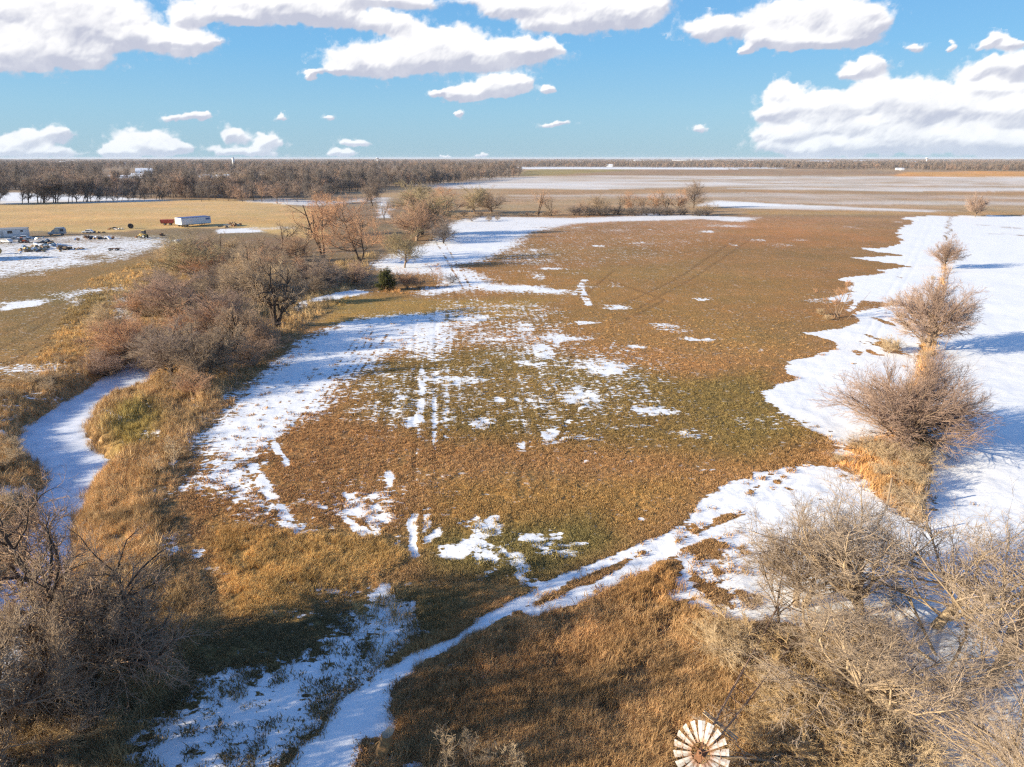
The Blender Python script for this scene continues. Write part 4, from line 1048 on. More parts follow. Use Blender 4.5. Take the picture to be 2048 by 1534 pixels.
# thicket of the creek belt
n = 0
BELT = np.array([(345,500),(620,500),(760,520),(850,560),(760,560),(640,590),(610,650),(560,690),(520,740),(400,800),(330,830),(290,800),(350,700),(250,720),(180,760),(190,690),(300,600)], float)
while n < 88:
    px = R.uniform(180, 860); py = R.uniform(500, 830)
    if sdf(np.array([px]), np.array([py]), BELT)[0] > 0: continue
    if (470 < px < 620 and 590 < py < 690) or (620 < px < 840 and 505 < py < 560): continue
    w = P(px, py)
    if sdf(np.array([w[0]]), np.array([w[1]]), CREEK)[0] < .4: continue
    k = ['rust_shrub', 'thicket_tree', 'straw_shrub', 'thicket_tree', 'grey_shrub', 'olive_tree'][n % 6]
    bush(k, px, py, {'rust_shrub': 'arching pinkish-brown', 'straw_shrub': 'low dry', 'thicket_tree': 'tree-sized', 'olive_tree': 'olive-tinged round', 'grey_shrub': 'low bushy'}[k] + ' leafless shrub in the creek thicket ' + ('below the white trailers' if py < 590 and px < 480 else 'around the big dark tree' if px > 470 else 'above the frozen bend' if py > 700 else 'on the middle slope'), {'rust_shrub': R.uniform(3, 5.5), 'thicket_tree': R.uniform(5, 9.0), 'olive_tree': R.uniform(6, 10)}.get(k, R.uniform(1.5, 3.2)), 'shrubs of the creek thicket', R.uniform(1.0, 1.4), mats=[(MAT_BARK_DARK, None), (MAT_BARK_DARK, MAT_TWIG_GREY), (MAT_BARK_DARK, MAT_TWIG_ROSE), (None, MAT_TWIG_STRAW), (MAT_BARK_DARK, MAT_TWIG_GREY), (MAT_BARK_DARK, MAT_TWIG_FAR), (None, MAT_TWIG_RUST)][n % 7])
    n += 1
# creek banks, left
for i in range(46):
    t = R.rand()
    if i % 2: px = R.uniform(-60, 250); py = np.interp(px, [-60, 0, 60, 120, 200, 250], [900, 850, 800, 775, 735, 700]) + R.uniform(-70, 15)
    else: px = R.uniform(-80, 110); py = R.uniform(890, 1150)
    w = P(px, py)
    if sdf(np.array([w[0]]), np.array([w[1]]), CREEK)[0] < .8: continue
    bush(['straw_shrub', 'grey_shrub', 'rust_shrub'][i % 3], px, py, ['pale straw brush', 'grey-brown brush', 'rusty brush'][i % 3] + (' above the steep bank of the frozen bend' if i % 2 else ' in the reeds at the left edge below the bend'), R.uniform(.8, 1.9), 'brush on the left bank of the creek', 1.2, mats=[None, None, (None, MAT_TWIG_STRAW)][i % 3])

for i, (px, top) in enumerate([(905, 1448), (935, 1470), (985, 1490), (1012, 1478), (1035, 1500)]):
    tree('sapling', px, 1560, 'reddish upright weed stem at the bottom edge, number of stems %s' % ['leftmost', 'second', 'third', 'fourth', 'rightmost'][i] if False else ['tallest reddish weed stems at the bottom edge', 'leaning pale weed stem right of the tallest ones', 'short dry weed stem at the bottom middle', 'thin forked weed stem at the bottom edge', 'rightmost dry weed stem at the bottom edge beside a snow patch'][i],
         name='dry_weed', cat='weed', top=top, wide=.8, mats=(MAT_BARK_MID, MAT_TWIG_STRAW))

# trees standing just outside the lower left corner, whose shadows cross the grass and the track
for (x_, y_, h_, r_, lab) in [(-27, 27.5, 12.5, .3, 'tall dark tree just outside the lower left corner'), (-24.5, 21.5, 13, 2.0, 'dark tree just below the lower left corner, nearest the viewpoint'), (-33, 34, 12, 5.0, 'dark tree at the left picture edge behind the corner tree'), (-36, 30.5, 11, 4.0, 'dark tree outside the left edge beside the tall one')]:
    (tm, cm), h0, w0 = KINDS['big_dark_tree']
    t = empty('bare_tree', (x_, y_, gz(x_, y_)), r_, lab, 'tree'); t.scale = (h_ / h0 * .8, h_ / h0 * .8, h_ / h0)
    link('trunk', tm, t); link('crown', cm, t)

bush('tangled_brush', 1462, 1545, 'small tangled bush overlapping the right side of the fallen windmill wheel', 1.5, 'tangled brush of the near right thicket', .7)
# ------------------------------------------------------------------ scattered ground cover and far woods
def strips(rng, n, H, spread, width, bend, lean=.25, K=3):
    """flat tapering blades: verts, loops, totals"""
    base = rng.normal(0, spread, (n, 3)); base[:, 2] = -.02
    a = rng.rand(n) * 2 * pi; out = np.stack([np.cos(a), np.sin(a), np.zeros(n)], 1)
    tl = rng.uniform(0, lean, n)[:, None]
    h = (H * rng.uniform(.5, 1.1, n))[:, None]
    p1 = base + (np.array([0, 0, 1.0]) + out * tl) * h * .55
    p2 = p1 + (np.array([0, 0, 1.0]) * (1 - bend * rng.rand(n)[:, None]) + out * (tl + bend * rng.rand(n)[:, None])) * h * .5
    b = rng.rand(n) * 2 * pi; side = np.stack([np.cos(b), np.sin(b), np.zeros(n)], 1) * width * .5
    V = np.stack([base - side, base + side, p1 + side * .8, p1 - side * .8, p2], 1).reshape(-1, 3)
    o = np.arange(n) * 5
    q = np.stack([o, o + 1, o + 2, o + 3], 1); t = np.stack([o + 3, o + 2, o + 4], 1)
    return V, np.concatenate([q.ravel(), t.ravel()]), np.concatenate([np.full(n, 4), np.full(n, 3)])

def make_tuft_mat():
    m, nt, b = mat('dry_grass'); g = G(nt)
    at = g.n('ShaderNodeAttribute', attribute_name='soil'); at.attribute_type = 'INSTANCER'
    oi = g.n('ShaderNodeObjectInfo')
    c = g.mix(oi.outputs['Random'], g.mix(1.0, at.outputs['Color'], (.66, .66, .68, 1), 'MULTIPLY'), g.mix(1.0, at.outputs['Color'], (1.22, 1.27, 1.42, 1), 'MULTIPLY'))
    g.l(c, b.inputs['Base Color']); b.inputs['Roughness'].default_value = .9; b.inputs['Specular IOR Level'].default_value = .1
    return m
MAT_TUFT = make_tuft_mat()
rs = np.random.RandomState(5)
TUFTS = [np_mesh('low_clump', *strips(rs, 26, .17, .09, .022, .6, .8), MAT_TUFT, smooth=False),
         np_mesh('low_clump_b', *strips(rs, 18, .13, .11, .026, .7, 1.0), MAT_TUFT, smooth=False),
         np_mesh('tall_tuft', *strips(rs, 34, .62, .10, .014, .55, .35), MAT_TUFT, smooth=False),
         np_mesh('weed_tuft', *strips(rs, 24, .50, .16, .018, .7, .7), MAT_TUFT, smooth=False)]

def scatter(name, pts, rotz, scale, pick, meshes, col=None, kind_='stuff'):
    me = bpy.data.meshes.new(name + '_points')
    me.vertices.add(len(pts)); me.vertices.foreach_set('co', np.asarray(pts, np.float32).ravel())
    def at(nm, ty, arr, key):
        a = me.attributes.new(nm, ty, 'POINT'); a.data.foreach_set(key, np.asarray(arr, np.float32 if ty != 'INT' else np.int32).ravel())
    rot = np.zeros((len(pts), 3)); rot[:, 2] = rotz
    at('rot', 'FLOAT_VECTOR', rot, 'vector'); at('size', 'FLOAT_VECTOR', scale, 'vector'); at('pick', 'INT', pick, 'value')
    if col is not None:
        c4 = np.ones((len(pts), 4)); c4[:, :3] = col; at('soil', 'FLOAT_COLOR', c4, 'color')
    ng = bpy.data.node_groups.new(name + '_nodes', 'GeometryNodeTree')
    ng.interface.new_socket('Geometry', in_out='INPUT', socket_type='NodeSocketGeometry')
    ng.interface.new_socket('Geometry', in_out='OUTPUT', socket_type='NodeSocketGeometry')
    gi = ng.nodes.new('NodeGroupInput'); go = ng.nodes.new('NodeGroupOutput')
    ip = ng.nodes.new('GeometryNodeInstanceOnPoints'); ip.inputs['Pick Instance'].default_value = True
    jn = ng.nodes.new('GeometryNodeJoinGeometry')
    for i, mm in reversed(list(enumerate(meshes))):        # join puts the last link first
        src = bpy.data.objects.new(mm.name, mm)
        on = ng.nodes.new('GeometryNodeObjectInfo'); on.inputs['Object'].default_value = src; on.inputs['As Instance'].default_value = True
        ng.links.new(on.outputs['Geometry'], jn.inputs[0])
    ng.links.new(gi.outputs[0], ip.inputs['Points']); ng.links.new(jn.outputs[0], ip.inputs['Instance'])
    for nm, ty, sock in (('rot', 'FLOAT_VECTOR', 'Rotation'), ('size', 'FLOAT_VECTOR', 'Scale'), ('pick', 'INT', 'Instance Index')):
        na = ng.nodes.new('GeometryNodeInputNamedAttribute'); na.data_type = ty; na.inputs['Name'].default_value = nm
        out = [o for o in na.outputs if o.enabled and o.name == 'Attribute'][0]
        if sock == 'Rotation':
            er = ng.nodes.new('FunctionNodeEulerToRotation'); ng.links.new(out, er.inputs[0]); out = er.outputs[0]
        ng.links.new(out, ip.inputs[sock])
    ng.links.new(ip.outputs[0], go.inputs[0])
    o = link(name, me); o.modifiers.new('scatter', 'NODES').node_group = ng
    tag(o, kind=kind_)
    return o

# how tall the dry growth stands
TALL = [(W_(a), h, f) for a, h, f in [
 ([(1400,1215),(1480,1250),(1780,1300),(1770,1420),(1830,1700),(700,1700),(800,1400),(960,1262),(1160,1205),(1330,1130)], .75, 1.0),
 ([(430,1040),(560,1060),(760,1075),(830,1110),(700,1180),(560,1240),(460,1230),(430,1130)], .55, 1.0),
 ([(330,500),(560,560),(760,500),(700,600),(620,640),(560,700),(400,860),(330,1000),(420,1250),(300,1700),(-500,1700),(-300,900),(150,720)], .95, 2.0),
 ([(180,560),(330,510),(400,560),(300,650),(130,740),(60,740)], .7, 2.0),
 ([(600,600),(660,575),(760,565),(830,590),(740,580),(700,578)], .6, 2.0),
 ([(1895,432),(1905,432),(1893,540),(1885,600),(1872,700),(1868,800),(1862,900),(1852,990),(1850,1065),(1770,1005),(1680,930),(1701,884),(1770,872),(1810,800),(1840,700),(1866,600),(1880,540),(1886,480)], .9, .4),
 ([(240,1500),(400,1260),(700,1200),(820,1190),(760,1340),(560,1534),(300,1700)], .20, 1.0),
 ([(700,1160),(960,1170),(1160,1180),(960,1250),(800,1370),(760,1340)], .42, 1.0),
]]
def tallness(x, y):
    h = np.full(x.shape, .0)
    for poly, c, f in TALL:
        ii = _box(x, y, poly.min(0), poly.max(0), f + 1)
        if len(ii):
            a = 1 - sstep(-f, f, sdf(x[ii], y[ii], poly)); h[ii] = h[ii] * (1 - a) + c * a
    return h
def polar_points(rng, n, b0, b1, th=44):
    beta = np.radians(rng.uniform(b1, b0, n)); d = CAM_H / np.tan(beta); t = np.radians(rng.uniform(-th, th, n))
    return d * np.sin(t), d * np.cos(t)

rs = np.random.RandomState(8)
x, y = polar_points(rs, 380000, 54, 7.0)
cov, col, dk = surface(x, y)
tl = tallness(x, y)
cr = (x > -110) & (x < 0) & (y > 20) & (y < 190)
incr = np.zeros(len(x), bool); incr[cr] = sdf(x[cr], y[cr], CREEK) < .3
patchy = fbm(x / 1.8, y / 1.8, 55, 3)
dist = np.hypot(x, y)
prob = np.where(tl > .2, .95, .9) * np.where(cov > .93, .004, np.clip(1 - cov * 1.15, .05, 1)) * np.clip((patchy - .30) * 5, .12, 1)
prob = prob * np.where(tl > .2, 1, np.clip((150 - dist) / 90, 0, 1)) * np.where((cov > .3) & (tl < .9), .13, 1)
keep = (rs.rand(len(x)) < prob) & ~incr
x, y, cov, col, tl, dist = [q[keep] for q in (x, y, cov, col, tl, dist)]
z = ground_z(x, y)
istall = (tl > .25) & (rs.rand(len(x)) < .85)
pick = np.where(istall, np.where(rs.rand(len(x)) < .6, 2, 3), (rs.rand(len(x)) < .5).astype(int))
s = rs.uniform(.7, 1.4, len(x)) * (1 + np.clip(dist - 60, 0, 300) / 220)
s = s * np.where(cov > .3, 2.0, 1.0)
st_ = np.where(istall, s * (tl / .75) * (.55 + 1.0 * fbm(x / 3, y / 3, 66, 3)), s)
sc3 = np.stack([np.where(istall, s, s * 1.1), np.where(istall, s, s * 1.1), np.maximum(st_, .3)], 1)
tint = col * np.array([1.44, 1.40, 1.14])
hue = (.5 * fbm(x / 5, y / 5, 88, 3) + .5 * fbm(x / 1.3, y / 1.3, 89, 2))[:, None]
tint = tint * np.where(istall[:, None], np.array([1.25, 1.22, 1.10]) * (.42 + 1.4 * hue), np.array([1.0, 1.0, 1.0]))
scatter('grass', np.stack([x, y, z], 1), rs.rand(len(x)) * 6.28, sc3, pick, TUFTS, tint)
print('tufts', len(x))

# far woods
FARM = [far_meshes('far_tree_a', 71, 15, 13, MAT_TWIG_FAR, MAT_BARK_DARK, 900, low=.2), far_meshes('far_tree_b', 72, 17, 12, MAT_TWIG_FAR2, MAT_BARK_DARK, 900, lean=.1, low=.24),
        far_meshes('far_tree_c', 73, 13, 14, MAT_TWIG_FAR, MAT_BARK_DARK, 900, lean=-.08), far_meshes('far_tree_d', 74, 16, 11, MAT_TWIG_FAR2, MAT_BARK_DARK, 900)]
def merge(meshes, name, places):
    """one mesh out of several, moved to places (x, y, scale)"""
    V = []; FL = []; LT = []; MI = []; off = 0; mats = []
    for (tm, cm), (px, py, s, r) in zip(meshes, places):
        for me in (tm, cm):
            n = len(me.vertices); co = np.empty(n * 3, np.float32); me.vertices.foreach_get('co', co); co = co.reshape(-1, 3) * s
            c, s_ = cos(r), sin(r); co = np.stack([co[:, 0] * c - co[:, 1] * s_ + px, co[:, 0] * s_ + co[:, 1] * c + py, co[:, 2]], 1)
            fl = np.empty(len(me.loops), np.int32); me.loops.foreach_get('vertex_index', fl)
            lt = np.empty(len(me.polygons), np.int32); me.polygons.foreach_get('loop_total', lt)
            if me.materials[0] not in mats: mats.append(me.materials[0])
            V.append(co); FL.append(fl + off); LT.append(lt); MI.append(np.full(len(lt), mats.index(me.materials[0]))); off += n
    o = np_mesh(name, np.concatenate(V), np.concatenate(FL), np.concatenate(LT), mats)
    o.polygons.foreach_set('material_index', np.concatenate(MI).astype(np.int32))
    return o
WOODTREES = [merge([FARM[i]], 'wood_tree_%s' % 'abcd'[i], [(0, 0, 1, 0)]) for i in range(4)]
coarse = [far_meshes('far_coarse_' + c, 80 + i, 14, 15, (MAT_TWIG_FAR, MAT_TWIG_FAR2)[i % 2], MAT_BARK_DARK, 150, r=.16) for i, c in enumerate('ab')]
rg = np.random.RandomState(9)
GROVE = [merge([coarse[rg.randint(2)] for _ in range(14)], 'grove_' + c, [(rg.uniform(-55, 55), rg.uniform(-22, 22), rg.uniform(.7, 1.15), rg.rand() * 6) for _ in range(14)]) for c in 'ab']

def in_px(x, y, poly): return sdf(x, y, W_(poly)) < 0
WOOD_L = [(-900,372),(-100,379),(20,382),(120,385),(230,392),(340,397),(460,400),(560,392),(690,388),(760,378),(860,371),(1036,352),(1044,344),(1040,332),(1000,327),(-900,327)]
CLEAR = [[(370,366),(395,352.5),(440,347.5),(800,351),(850,354),(760,362),(560,366),(420,372)], [(196,384),(206,346),(306,346),(318,384)], [(200,346),(310,346),(306,338),(206,338)], [(480,331),(640,331),(640,333),(480,333)], [(100,332),(180,331.5),(180,333),(100,334)], [(700,339),(1000,335),(1000,337.5),(760,341)],
         [(330,373),(420,368),(560,366),(640,372),(600,382),(380,384)]]
def wood(name, n, y0, y1, polys, clear, thin_=1.0, x0=-1100, x1=1100, gaps=.5, meshes=WOODTREES, smin=.75, smax=1.25, minw=0):
    d0, d1 = P(1024, y0)[1], P(1024, y1)[1]
    rr = np.random.RandomState(n % 1000)
    yy = d0 * (d1 / d0) ** rr.rand(n)
    pxx = rr.uniform(x0, x1, n)
    xx = pxx / FPX * yy * 1.02
    ok = np.zeros(n, bool)
    for p_ in polys: ok |= in_px(xx, yy, p_)
    for c_ in clear: ok &= ~in_px(xx, yy, c_)
    ok &= fbm(xx / 120, yy / 260, 31, 3) > gaps
    xx, yy = xx[ok], yy[ok]
    s = rr.uniform(smin, smax, len(xx))
    zz = np.full(len(xx), -.1)
    o = scatter(name, np.stack([xx, yy, zz], 1), rr.uniform(0, 6.28, len(xx)) if meshes is WOODTREES else rr.uniform(-.3, .3, len(xx)), np.stack([s, s, s], 1), rr.randint(0, len(meshes), len(xx)), meshes)
    print(name, len(xx)); return o
o = wood('woodland', 10500, 398, 331, [WOOD_L], CLEAR, gaps=.33, smin=.6, smax=1.55)
WOOD_R = [(1040,336),(1046,329),(2700,331),(2700,344),(2048,343),(1700,339.5),(1500,337),(1290,336),(1100,335)]
o = wood('woodland', 5200, 345, 329.5, [WOOD_R], [[(1790,341),(1830,341),(1830,338.5),(1790,338.5)]], gaps=.22, x0=0, smin=.8, smax=1.3)
HOR = [(-1400,333),(3400,333),(3400,318.6),(-1400,318.6)]
CLR_H = [[(1600,326),(1760,326),(1760,323),(1600,323)], [(1880,329),(1910,329),(1910,325),(1880,325)], [(1340,322),(1560,322),(1560,320),(1340,320)], [(860,330),(1030,330),(1030,327),(860,327)]]
o = wood('horizon_woods', 5200, 332, 318.7, [HOR], CLR_H, gaps=.44, x0=-1300, x1=1300, meshes=GROVE, smin=.8, smax=1.3)

# trees of the far rows that can be told apart
def far_tree(px, py, H, label, group, wide=1.0, i=None, lean=0.0):
    i = R.randint(4) if i is None else i
    tm, cm = FARM[i]
    h0 = (15, 17, 13, 16)[i]
    p = P(px, py); t = empty('bare_tree', (p[0], p[1], -.1), R.rand() * 6.28, label, 'tree', group)
    t.rotation_euler = (0, lean, 0) if lean else t.rotation_euler
    s = H / h0; t.scale = (s * wide, s * wide, s)
    link('trunk', tm, t); link('crown', cm, t)
for i, px in enumerate(np.sort(R.uniform(-70, 335, 50))):
    far_tree(px + R.uniform(-5, 5), 409 - (px + 60) / 395 * 9 + R.uniform(-1, 1.5), (R.uniform(11, 14.5) if 180 < px < 335 else R.uniform(15, 24)), 'tall leaning bare tree of the row between the golden field and the far snow', 'tree row above the golden field', wide=R.uniform(.8, 1.5), lean=R.uniform(-.05, .35))
for i, px in enumerate(np.linspace(345, 650, 34)):
    far_tree(px + R.uniform(-5, 5), R.uniform(392, 410) - (4 if px < 500 else 0), R.uniform(11, 17), 'grey bare tree of the bushy belt behind the golden field', 'bushy belt behind the golden field', wide=R.uniform(1.0, 1.4))
for i, px in enumerate(np.linspace(620, 850, 20)):
    far_tree(px + R.uniform(-5, 5), 388 - (px - 620) / 230 * 12 + R.uniform(-4, 3), R.uniform(9, 15), 'dark bare tree in the row beyond the creek belt', 'dark trees beyond the creek belt', wide=R.uniform(.9, 1.3), i=[1, 3][i % 2])
for i, px in enumerate(np.linspace(800, 1036, 34)):
    far_tree(px + R.uniform(-4, 4), 374.5 - (px - 800) / 236 * 20 + R.uniform(-.6, .8), R.uniform(13, 18), 'tree in the dark diagonal wood edge along the far snowy field', 'wood edge along the far snowy field', wide=R.uniform(1, 1.3), i=[1, 3, 0][i % 3])
# ------------------------------------------------------------------ evergreen beside the creek belt
MAT_CEDAR = plant_mat('cedar_foliage', (.045, .055, .016), (.13, .105, .03), (.20, .12, .04), obj_noise=4.0)
def cedar(px, py, top):
    p = P(px, py); H = height_at(px, py, top)
    rng = np.random.RandomState(5)
    t = empty('cedar_tree', (p[0], p[1], gz(p[0], p[1])), 0, 'round dark green cedar bush, the only evergreen beside the creek belt', 'cedar tree')
    A = grow(rng, np.array([[0, 0, -.2]]), np.array([[0, 0, 1.]]), np.array([H * .95]), np.array([.16]), 6, .02, .02, .2)
    B = sprout(rng, *A, 90, .03, .96, 68, 10, .50, 5, .12, .14, .4, .02, .3, .55)
    C = sprout(rng, *B, 1300, .1, 1, 45, 15, .55, 3, .2, .10, .6, .02, .6, .4)
    D = sprout(rng, *C, 9000, .1, 1, 50, 20, .6, 2, .2, .1, 1.6, .035, .8, .3)
    allp = D[0].reshape(-1, 3); w = (np.ptp(allp[:, 0]) + np.ptp(allp[:, 1])) / 2
    sc = np.array([H * 1.12 / w, H * 1.12 / w, H / allp[:, 2].max()])
    link('trunk', np_mesh('cedar_trunk', *tubes([(A[0] * sc, A[1], 6, True), (B[0] * sc, B[1], 3, True)]), MAT_BARK_MID), t)
    link('foliage', np_mesh('cedar_foliage', *tubes([(C[0] * sc, C[1], 3, True), (D[0] * sc, D[1], 4, True)]), MAT_CEDAR), t)
cedar(774, 580, 534)

# ------------------------------------------------------------------ stump, posts
M_STUMP = plain_mat('rotten_wood', (.40, .235, .09), .9, var=.9, dirt=(.16, .09, .045), scale=6, bump=.6)
def stump():
    p = P(762, 1512); rng = np.random.RandomState(2)
    t = empty('tree_stump', (p[0], p[1], gz(p[0], p[1]) - .1), 0, 'weathered orange-brown stump beside the wide snowy end of the track', 'stump')
    K = 9; H = height_at(762, 1512, 1462) ; seg = 14
    V = []; F_ = []
    for k in range(K):
        f = k / (K - 1); z = f * H; r = .40 - .08 * f + (.14 if k == 0 else 0)
        for s in range(seg):
            a = 2 * pi * s / seg; rr = r * (1 + .22 * (vnoise(np.array([s * .9]), np.array([k * .45]), 3)[0] - .5) + .12 * sin(a * 5))
            zz = z + (0.16 * sin(a + 1) + .05 * sin(a * 5) if k == K - 1 else 0)
            V.append((cos(a) * rr + f * .45, sin(a) * rr * .8, zz))
    for k in range(K - 1):
        for s in range(seg): F_.append((k * seg + s, k * seg + (s + 1) % seg, (k + 1) * seg + (s + 1) % seg, (k + 1) * seg + s))
    b = MB(); b.add(V, F_); b.build('trunk', M_STUMP, t)
    top = MB(); n = (K - 1) * seg
    top.add([V[n + s] for s in range(seg)] + [(.45, 0, H - .25)], [(s, (s + 1) % seg, seg) for s in range(seg)])
    top.build('broken_top', plain_mat('pale_wood', (.55, .42, .28), .9, var=.4, scale=8), t)
stump()
M_POST = plain_mat('old_post_wood', (.30, .21, .13), .95, var=.4, scale=5, bump=.4)
def post(px, py, h, r, lab, grp=None):
    p = P(px, py); t = empty('fence_post', (p[0], p[1], gz(p[0], p[1]) - .1), 0, lab, 'fence post', grp)
    MB().bar((0, 0, 0), (.03, .02, h), r, r * .85, 8).build('post', M_POST, t)
    MB().bar((.03, .02, h), (.03, .02, h + .05), r * .9, r * .4, 8).build('weathered_top', M_POST, t)
post(1772, 1020, height_at(1772, 1020, 955), .11, 'tall brown wooden post standing in snow above the near thicket')
for i, (px, py) in enumerate([(1898, 440), (1896, 455), (1893, 475), (1890, 500), (1888, 590), (1878, 650), (1872, 760), (1864, 860), (1856, 985), (1850, 1060)]):
    post(px, py, 1.4, .07, 'thin wooden fence post in the brown strip along the tree row', 'fence posts along the tree row')

# ------------------------------------------------------------------ fallen windmill
M_GALV = plain_mat('galvanised_blade', (.66, .64, .60), .45, var=.25, scale=3)
M_RUST = plain_mat('rusty_steel', (.26, .12, .055), .9, var=.8, dirt=(.10, .055, .035), scale=9)
M_ANGLE = plain_mat('tower_steel', (.30, .19, .12), .8, var=.8, dirt=(.13, .075, .045), scale=5)
M_BOARD = plain_mat('platform_board', (.62, .48, .30), .9, var=.4, scale=5)
def blade_mat():
    m, nt, b = mat('blade_with_rusty_root'); g = G(nt)
    tcn = g.n('ShaderNodeTexCoord'); sp = g.n('ShaderNodeSeparateXYZ'); g.l(tcn.outputs['Object'], sp.inputs[0])
    n = g.noise(tcn.outputs['Object'], 4.0, 5, .6)
    f = g.mr(g.m('ADD', sp.outputs[0], g.m('MULTIPLY', n, .9)), .80, 1.25)
    c = g.mix(f, (.40, .18, .07, 1), (.38, .37, .35, 1))
    oi = g.n('ShaderNodeObjectInfo'); n2 = g.noise(tcn.outputs['Object'], 9.0, 5, .7)
    c = g.mix(g.m('MULTIPLY', g.mr(g.m('ADD', n2, g.m('MULTIPLY', oi.outputs['Random'], .14)), .56, .70), .75), c, (.26, .15, .085, 1))
    g.l(c, b.inputs['Base Color']); b.inputs['Roughness'].default_value = .5; b.inputs['Metallic'].default_value = .1
    return m
def windmill():
    b0 = P(1585, 1258); z0 = gz(b0[0], b0[1]) + 1.3
    w0 = P(1404, 1506, 2.6)
    base = Vector((b0[0], b0[1], z0)); hub = Vector((w0[0], w0[1], 2.6))
    ax = (hub - base).normalized()
    tocam = (Vector((0, 0, CAM_H)) - hub).normalized()
    nrm = (tocam - ax * tocam.dot(ax)).normalized()
    side = ax.cross(nrm)
    face = (tocam * .62 + to_sun * .55).normalized()      # wheel tilt set off square, toward the low sun, to brighten its blades
    M = Matrix((( -side.x, nrm.x, ax.x, base.x), (-side.y, nrm.y, ax.y, base.y), (-side.z, nrm.z, ax.z, base.z), (0, 0, 0, 1)))
    # local: z along the tower, y out of the wheel's face, x across
    t = bpy.data.objects.new('windmill', None); COL.objects.link(t)
    t.matrix_world = M
    tag(t, 'fallen farm windmill with white blades and rusty lattice tower lying in the brush', 'windmill')
    L = (hub - base).length; Lt = L - .3
    depth_px = (hub - Vector((0, 0, CAM_H))).dot(Vector((0, CP, -SP)))
    Rw = 59 * depth_px / FPX
    bw, tw = 1.05, .16
    for sx in (-1, 1):
        for sy in (-1, 1):
            MB().bar((sx * bw, sy * bw - .6, 0), (sx * tw, sy * tw - .35, Lt), .045, .04, 4).build('tower_leg', M_ANGLE, t)
    nb = 7
    for k in range(nb + 1):
        f = k / nb; w = bw + (tw - bw) * f; yo = -.6 + .25 * f; z = f * Lt
        fn = min((k + 1) / nb, 1); wn_ = bw + (tw - bw) * fn; yn = -.6 + .25 * fn
        g_ = MB()
        cs = [(-w, -w + yo), (w, -w + yo), (w, w + yo), (-w, w + yo)]; cn = [(-wn_, -wn_ + yn), (wn_, -wn_ + yn), (wn_, wn_ + yn), (-wn_, wn_ + yn)]
        for i in range(4):
            a = cs[i]; b = cs[(i + 1) % 4]
            g_.bar((a[0], a[1], z), (b[0], b[1], z), .025, None, 4)
            if k < nb:
                c = cn[(i + 1) % 4]; g_.bar((a[0], a[1], z), (c[0], c[1], fn * Lt), .012, None, 4)
                c = cn[i]; g_.bar((b[0], b[1], z), (c[0], c[1], fn * Lt), .012, None, 4)
        g_.build('cross_brace', M_ANGLE, t)
    for dz in (0, .18):
        MB().box(-1.0, 1.0, -.30, -.26, Lt - 2.6 + dz, Lt - 2.52 + dz).build('platform_board', M_BOARD, t)
    hubm = MB(); hubm.bar((0, -.2, 0), (0, .30, 0), .17, .14, 14); hubm.bar((0, .30, 0), (0, .42, 0), .07, .05, 10)
    for i in range(6):
        a = 2 * pi * i / 6 + .2
        hubm.bar((0, .0, 0), (cos(a) * Rw * .66, .08, sin(a) * Rw * .66), .02, .016, 4)
        hubm.bar((0, .28, 0), (cos(a + .1) * Rw * .66, .12, sin(a + .1) * Rw * .66), .014, .012, 4)
    hubo = hubm.build('wheel', M_RUST, t)
    fs_ = Vector((0, 0, 1)).cross(face).normalized(); fu = face.cross(fs_)
    WM = Matrix(((-fs_.x, face.x, fu.x, hub.x), (-fs_.y, face.y, fu.y, hub.y), (-fs_.z, face.z, fu.z, hub.z), (0, 0, 0, 1)))
    hubo.matrix_basis = M.inverted() @ WM
    MB().ring((0, .10, 0), (0, 1, 0), Rw * .70, .018, 40).build('outer_ring', M_RUST, hubo)
    MB().ring((0, .10, 0), (0, 1, 0), Rw * .38, .018, 30).build('inner_ring', M_RUST, hubo)
    bm_ = blade_mat(); nbl = 18; me0 = None
    for i in range(nbl):
        a = 2 * pi * i / nbl + .12
        if me0 is None:
            q = MB(); vs = []; fs = []; ns = 5
            for k in range(ns):
                f = k / (ns - 1); wd = .5 * (.34 + .40 * f) * Rw * .62
                xx = Rw * (.34 + .66 * f)
                for s, yy in ((-1, -.05), (0, .03), (1, .07)):
                    vs.append((xx, yy - .02, s * wd * .5 * 1.0))
            for k in range(ns - 1):
                for j in range(2): fs.append((k * 3 + j, k * 3 + j + 1, (k + 1) * 3 + j + 1, (k + 1) * 3 + j))
            n = len(vs); vs2 = [(x_, y_ - .012, z_) for x_, y_, z_ in vs]
            q.add(vs + vs2, fs + [tuple(n + i_ for i_ in reversed(f_)) for f_ in fs])
            o = q.build('blade', bm_, hubo); me0 = o.data
        else:
            o = link('blade', me0, hubo)
        o.location = (0, .12, 0); o.rotation_euler = (0, -a, 0)
        if i in (3, 4, 12): o.rotation_euler = (.6, -a, 0)
    gb = MB(); gb.box(-.2, .2, -.45, .05, L - .22, L + .2); gb.bar((0, -.45, L), (0, -.9, L - .1), .05, .04, 6)
    gb.build('gearbox', M_RUST, t)
    tail = MB(); tail.bar((0, -.5, L), (.5, -1.2, L + .9), .03, .03, 4); tail.bar((0, -.5, L), (.55, -1.2, L + .6), .02, .02, 4); tail.build('tail_boom', M_RUST, t)
    vn = MB(); vn.add([(.45, -1.2, L + .7), (.6, -1.2, L + 1.5), (.95, -1.25, L + 1.6), (.55, -1.2, L + .6), (.45, -1.22, L + .7), (.6, -1.22, L + 1.5), (.95, -1.27, L + 1.6), (.55, -1.22, L + .6)], [(0, 1, 2, 3), (7, 6, 5, 4), (0, 4, 5, 1), (1, 5, 6, 2), (2, 6, 7, 3), (3, 7, 4, 0)])
    vn.build('tail_vane', M_GALV, t)
windmill()

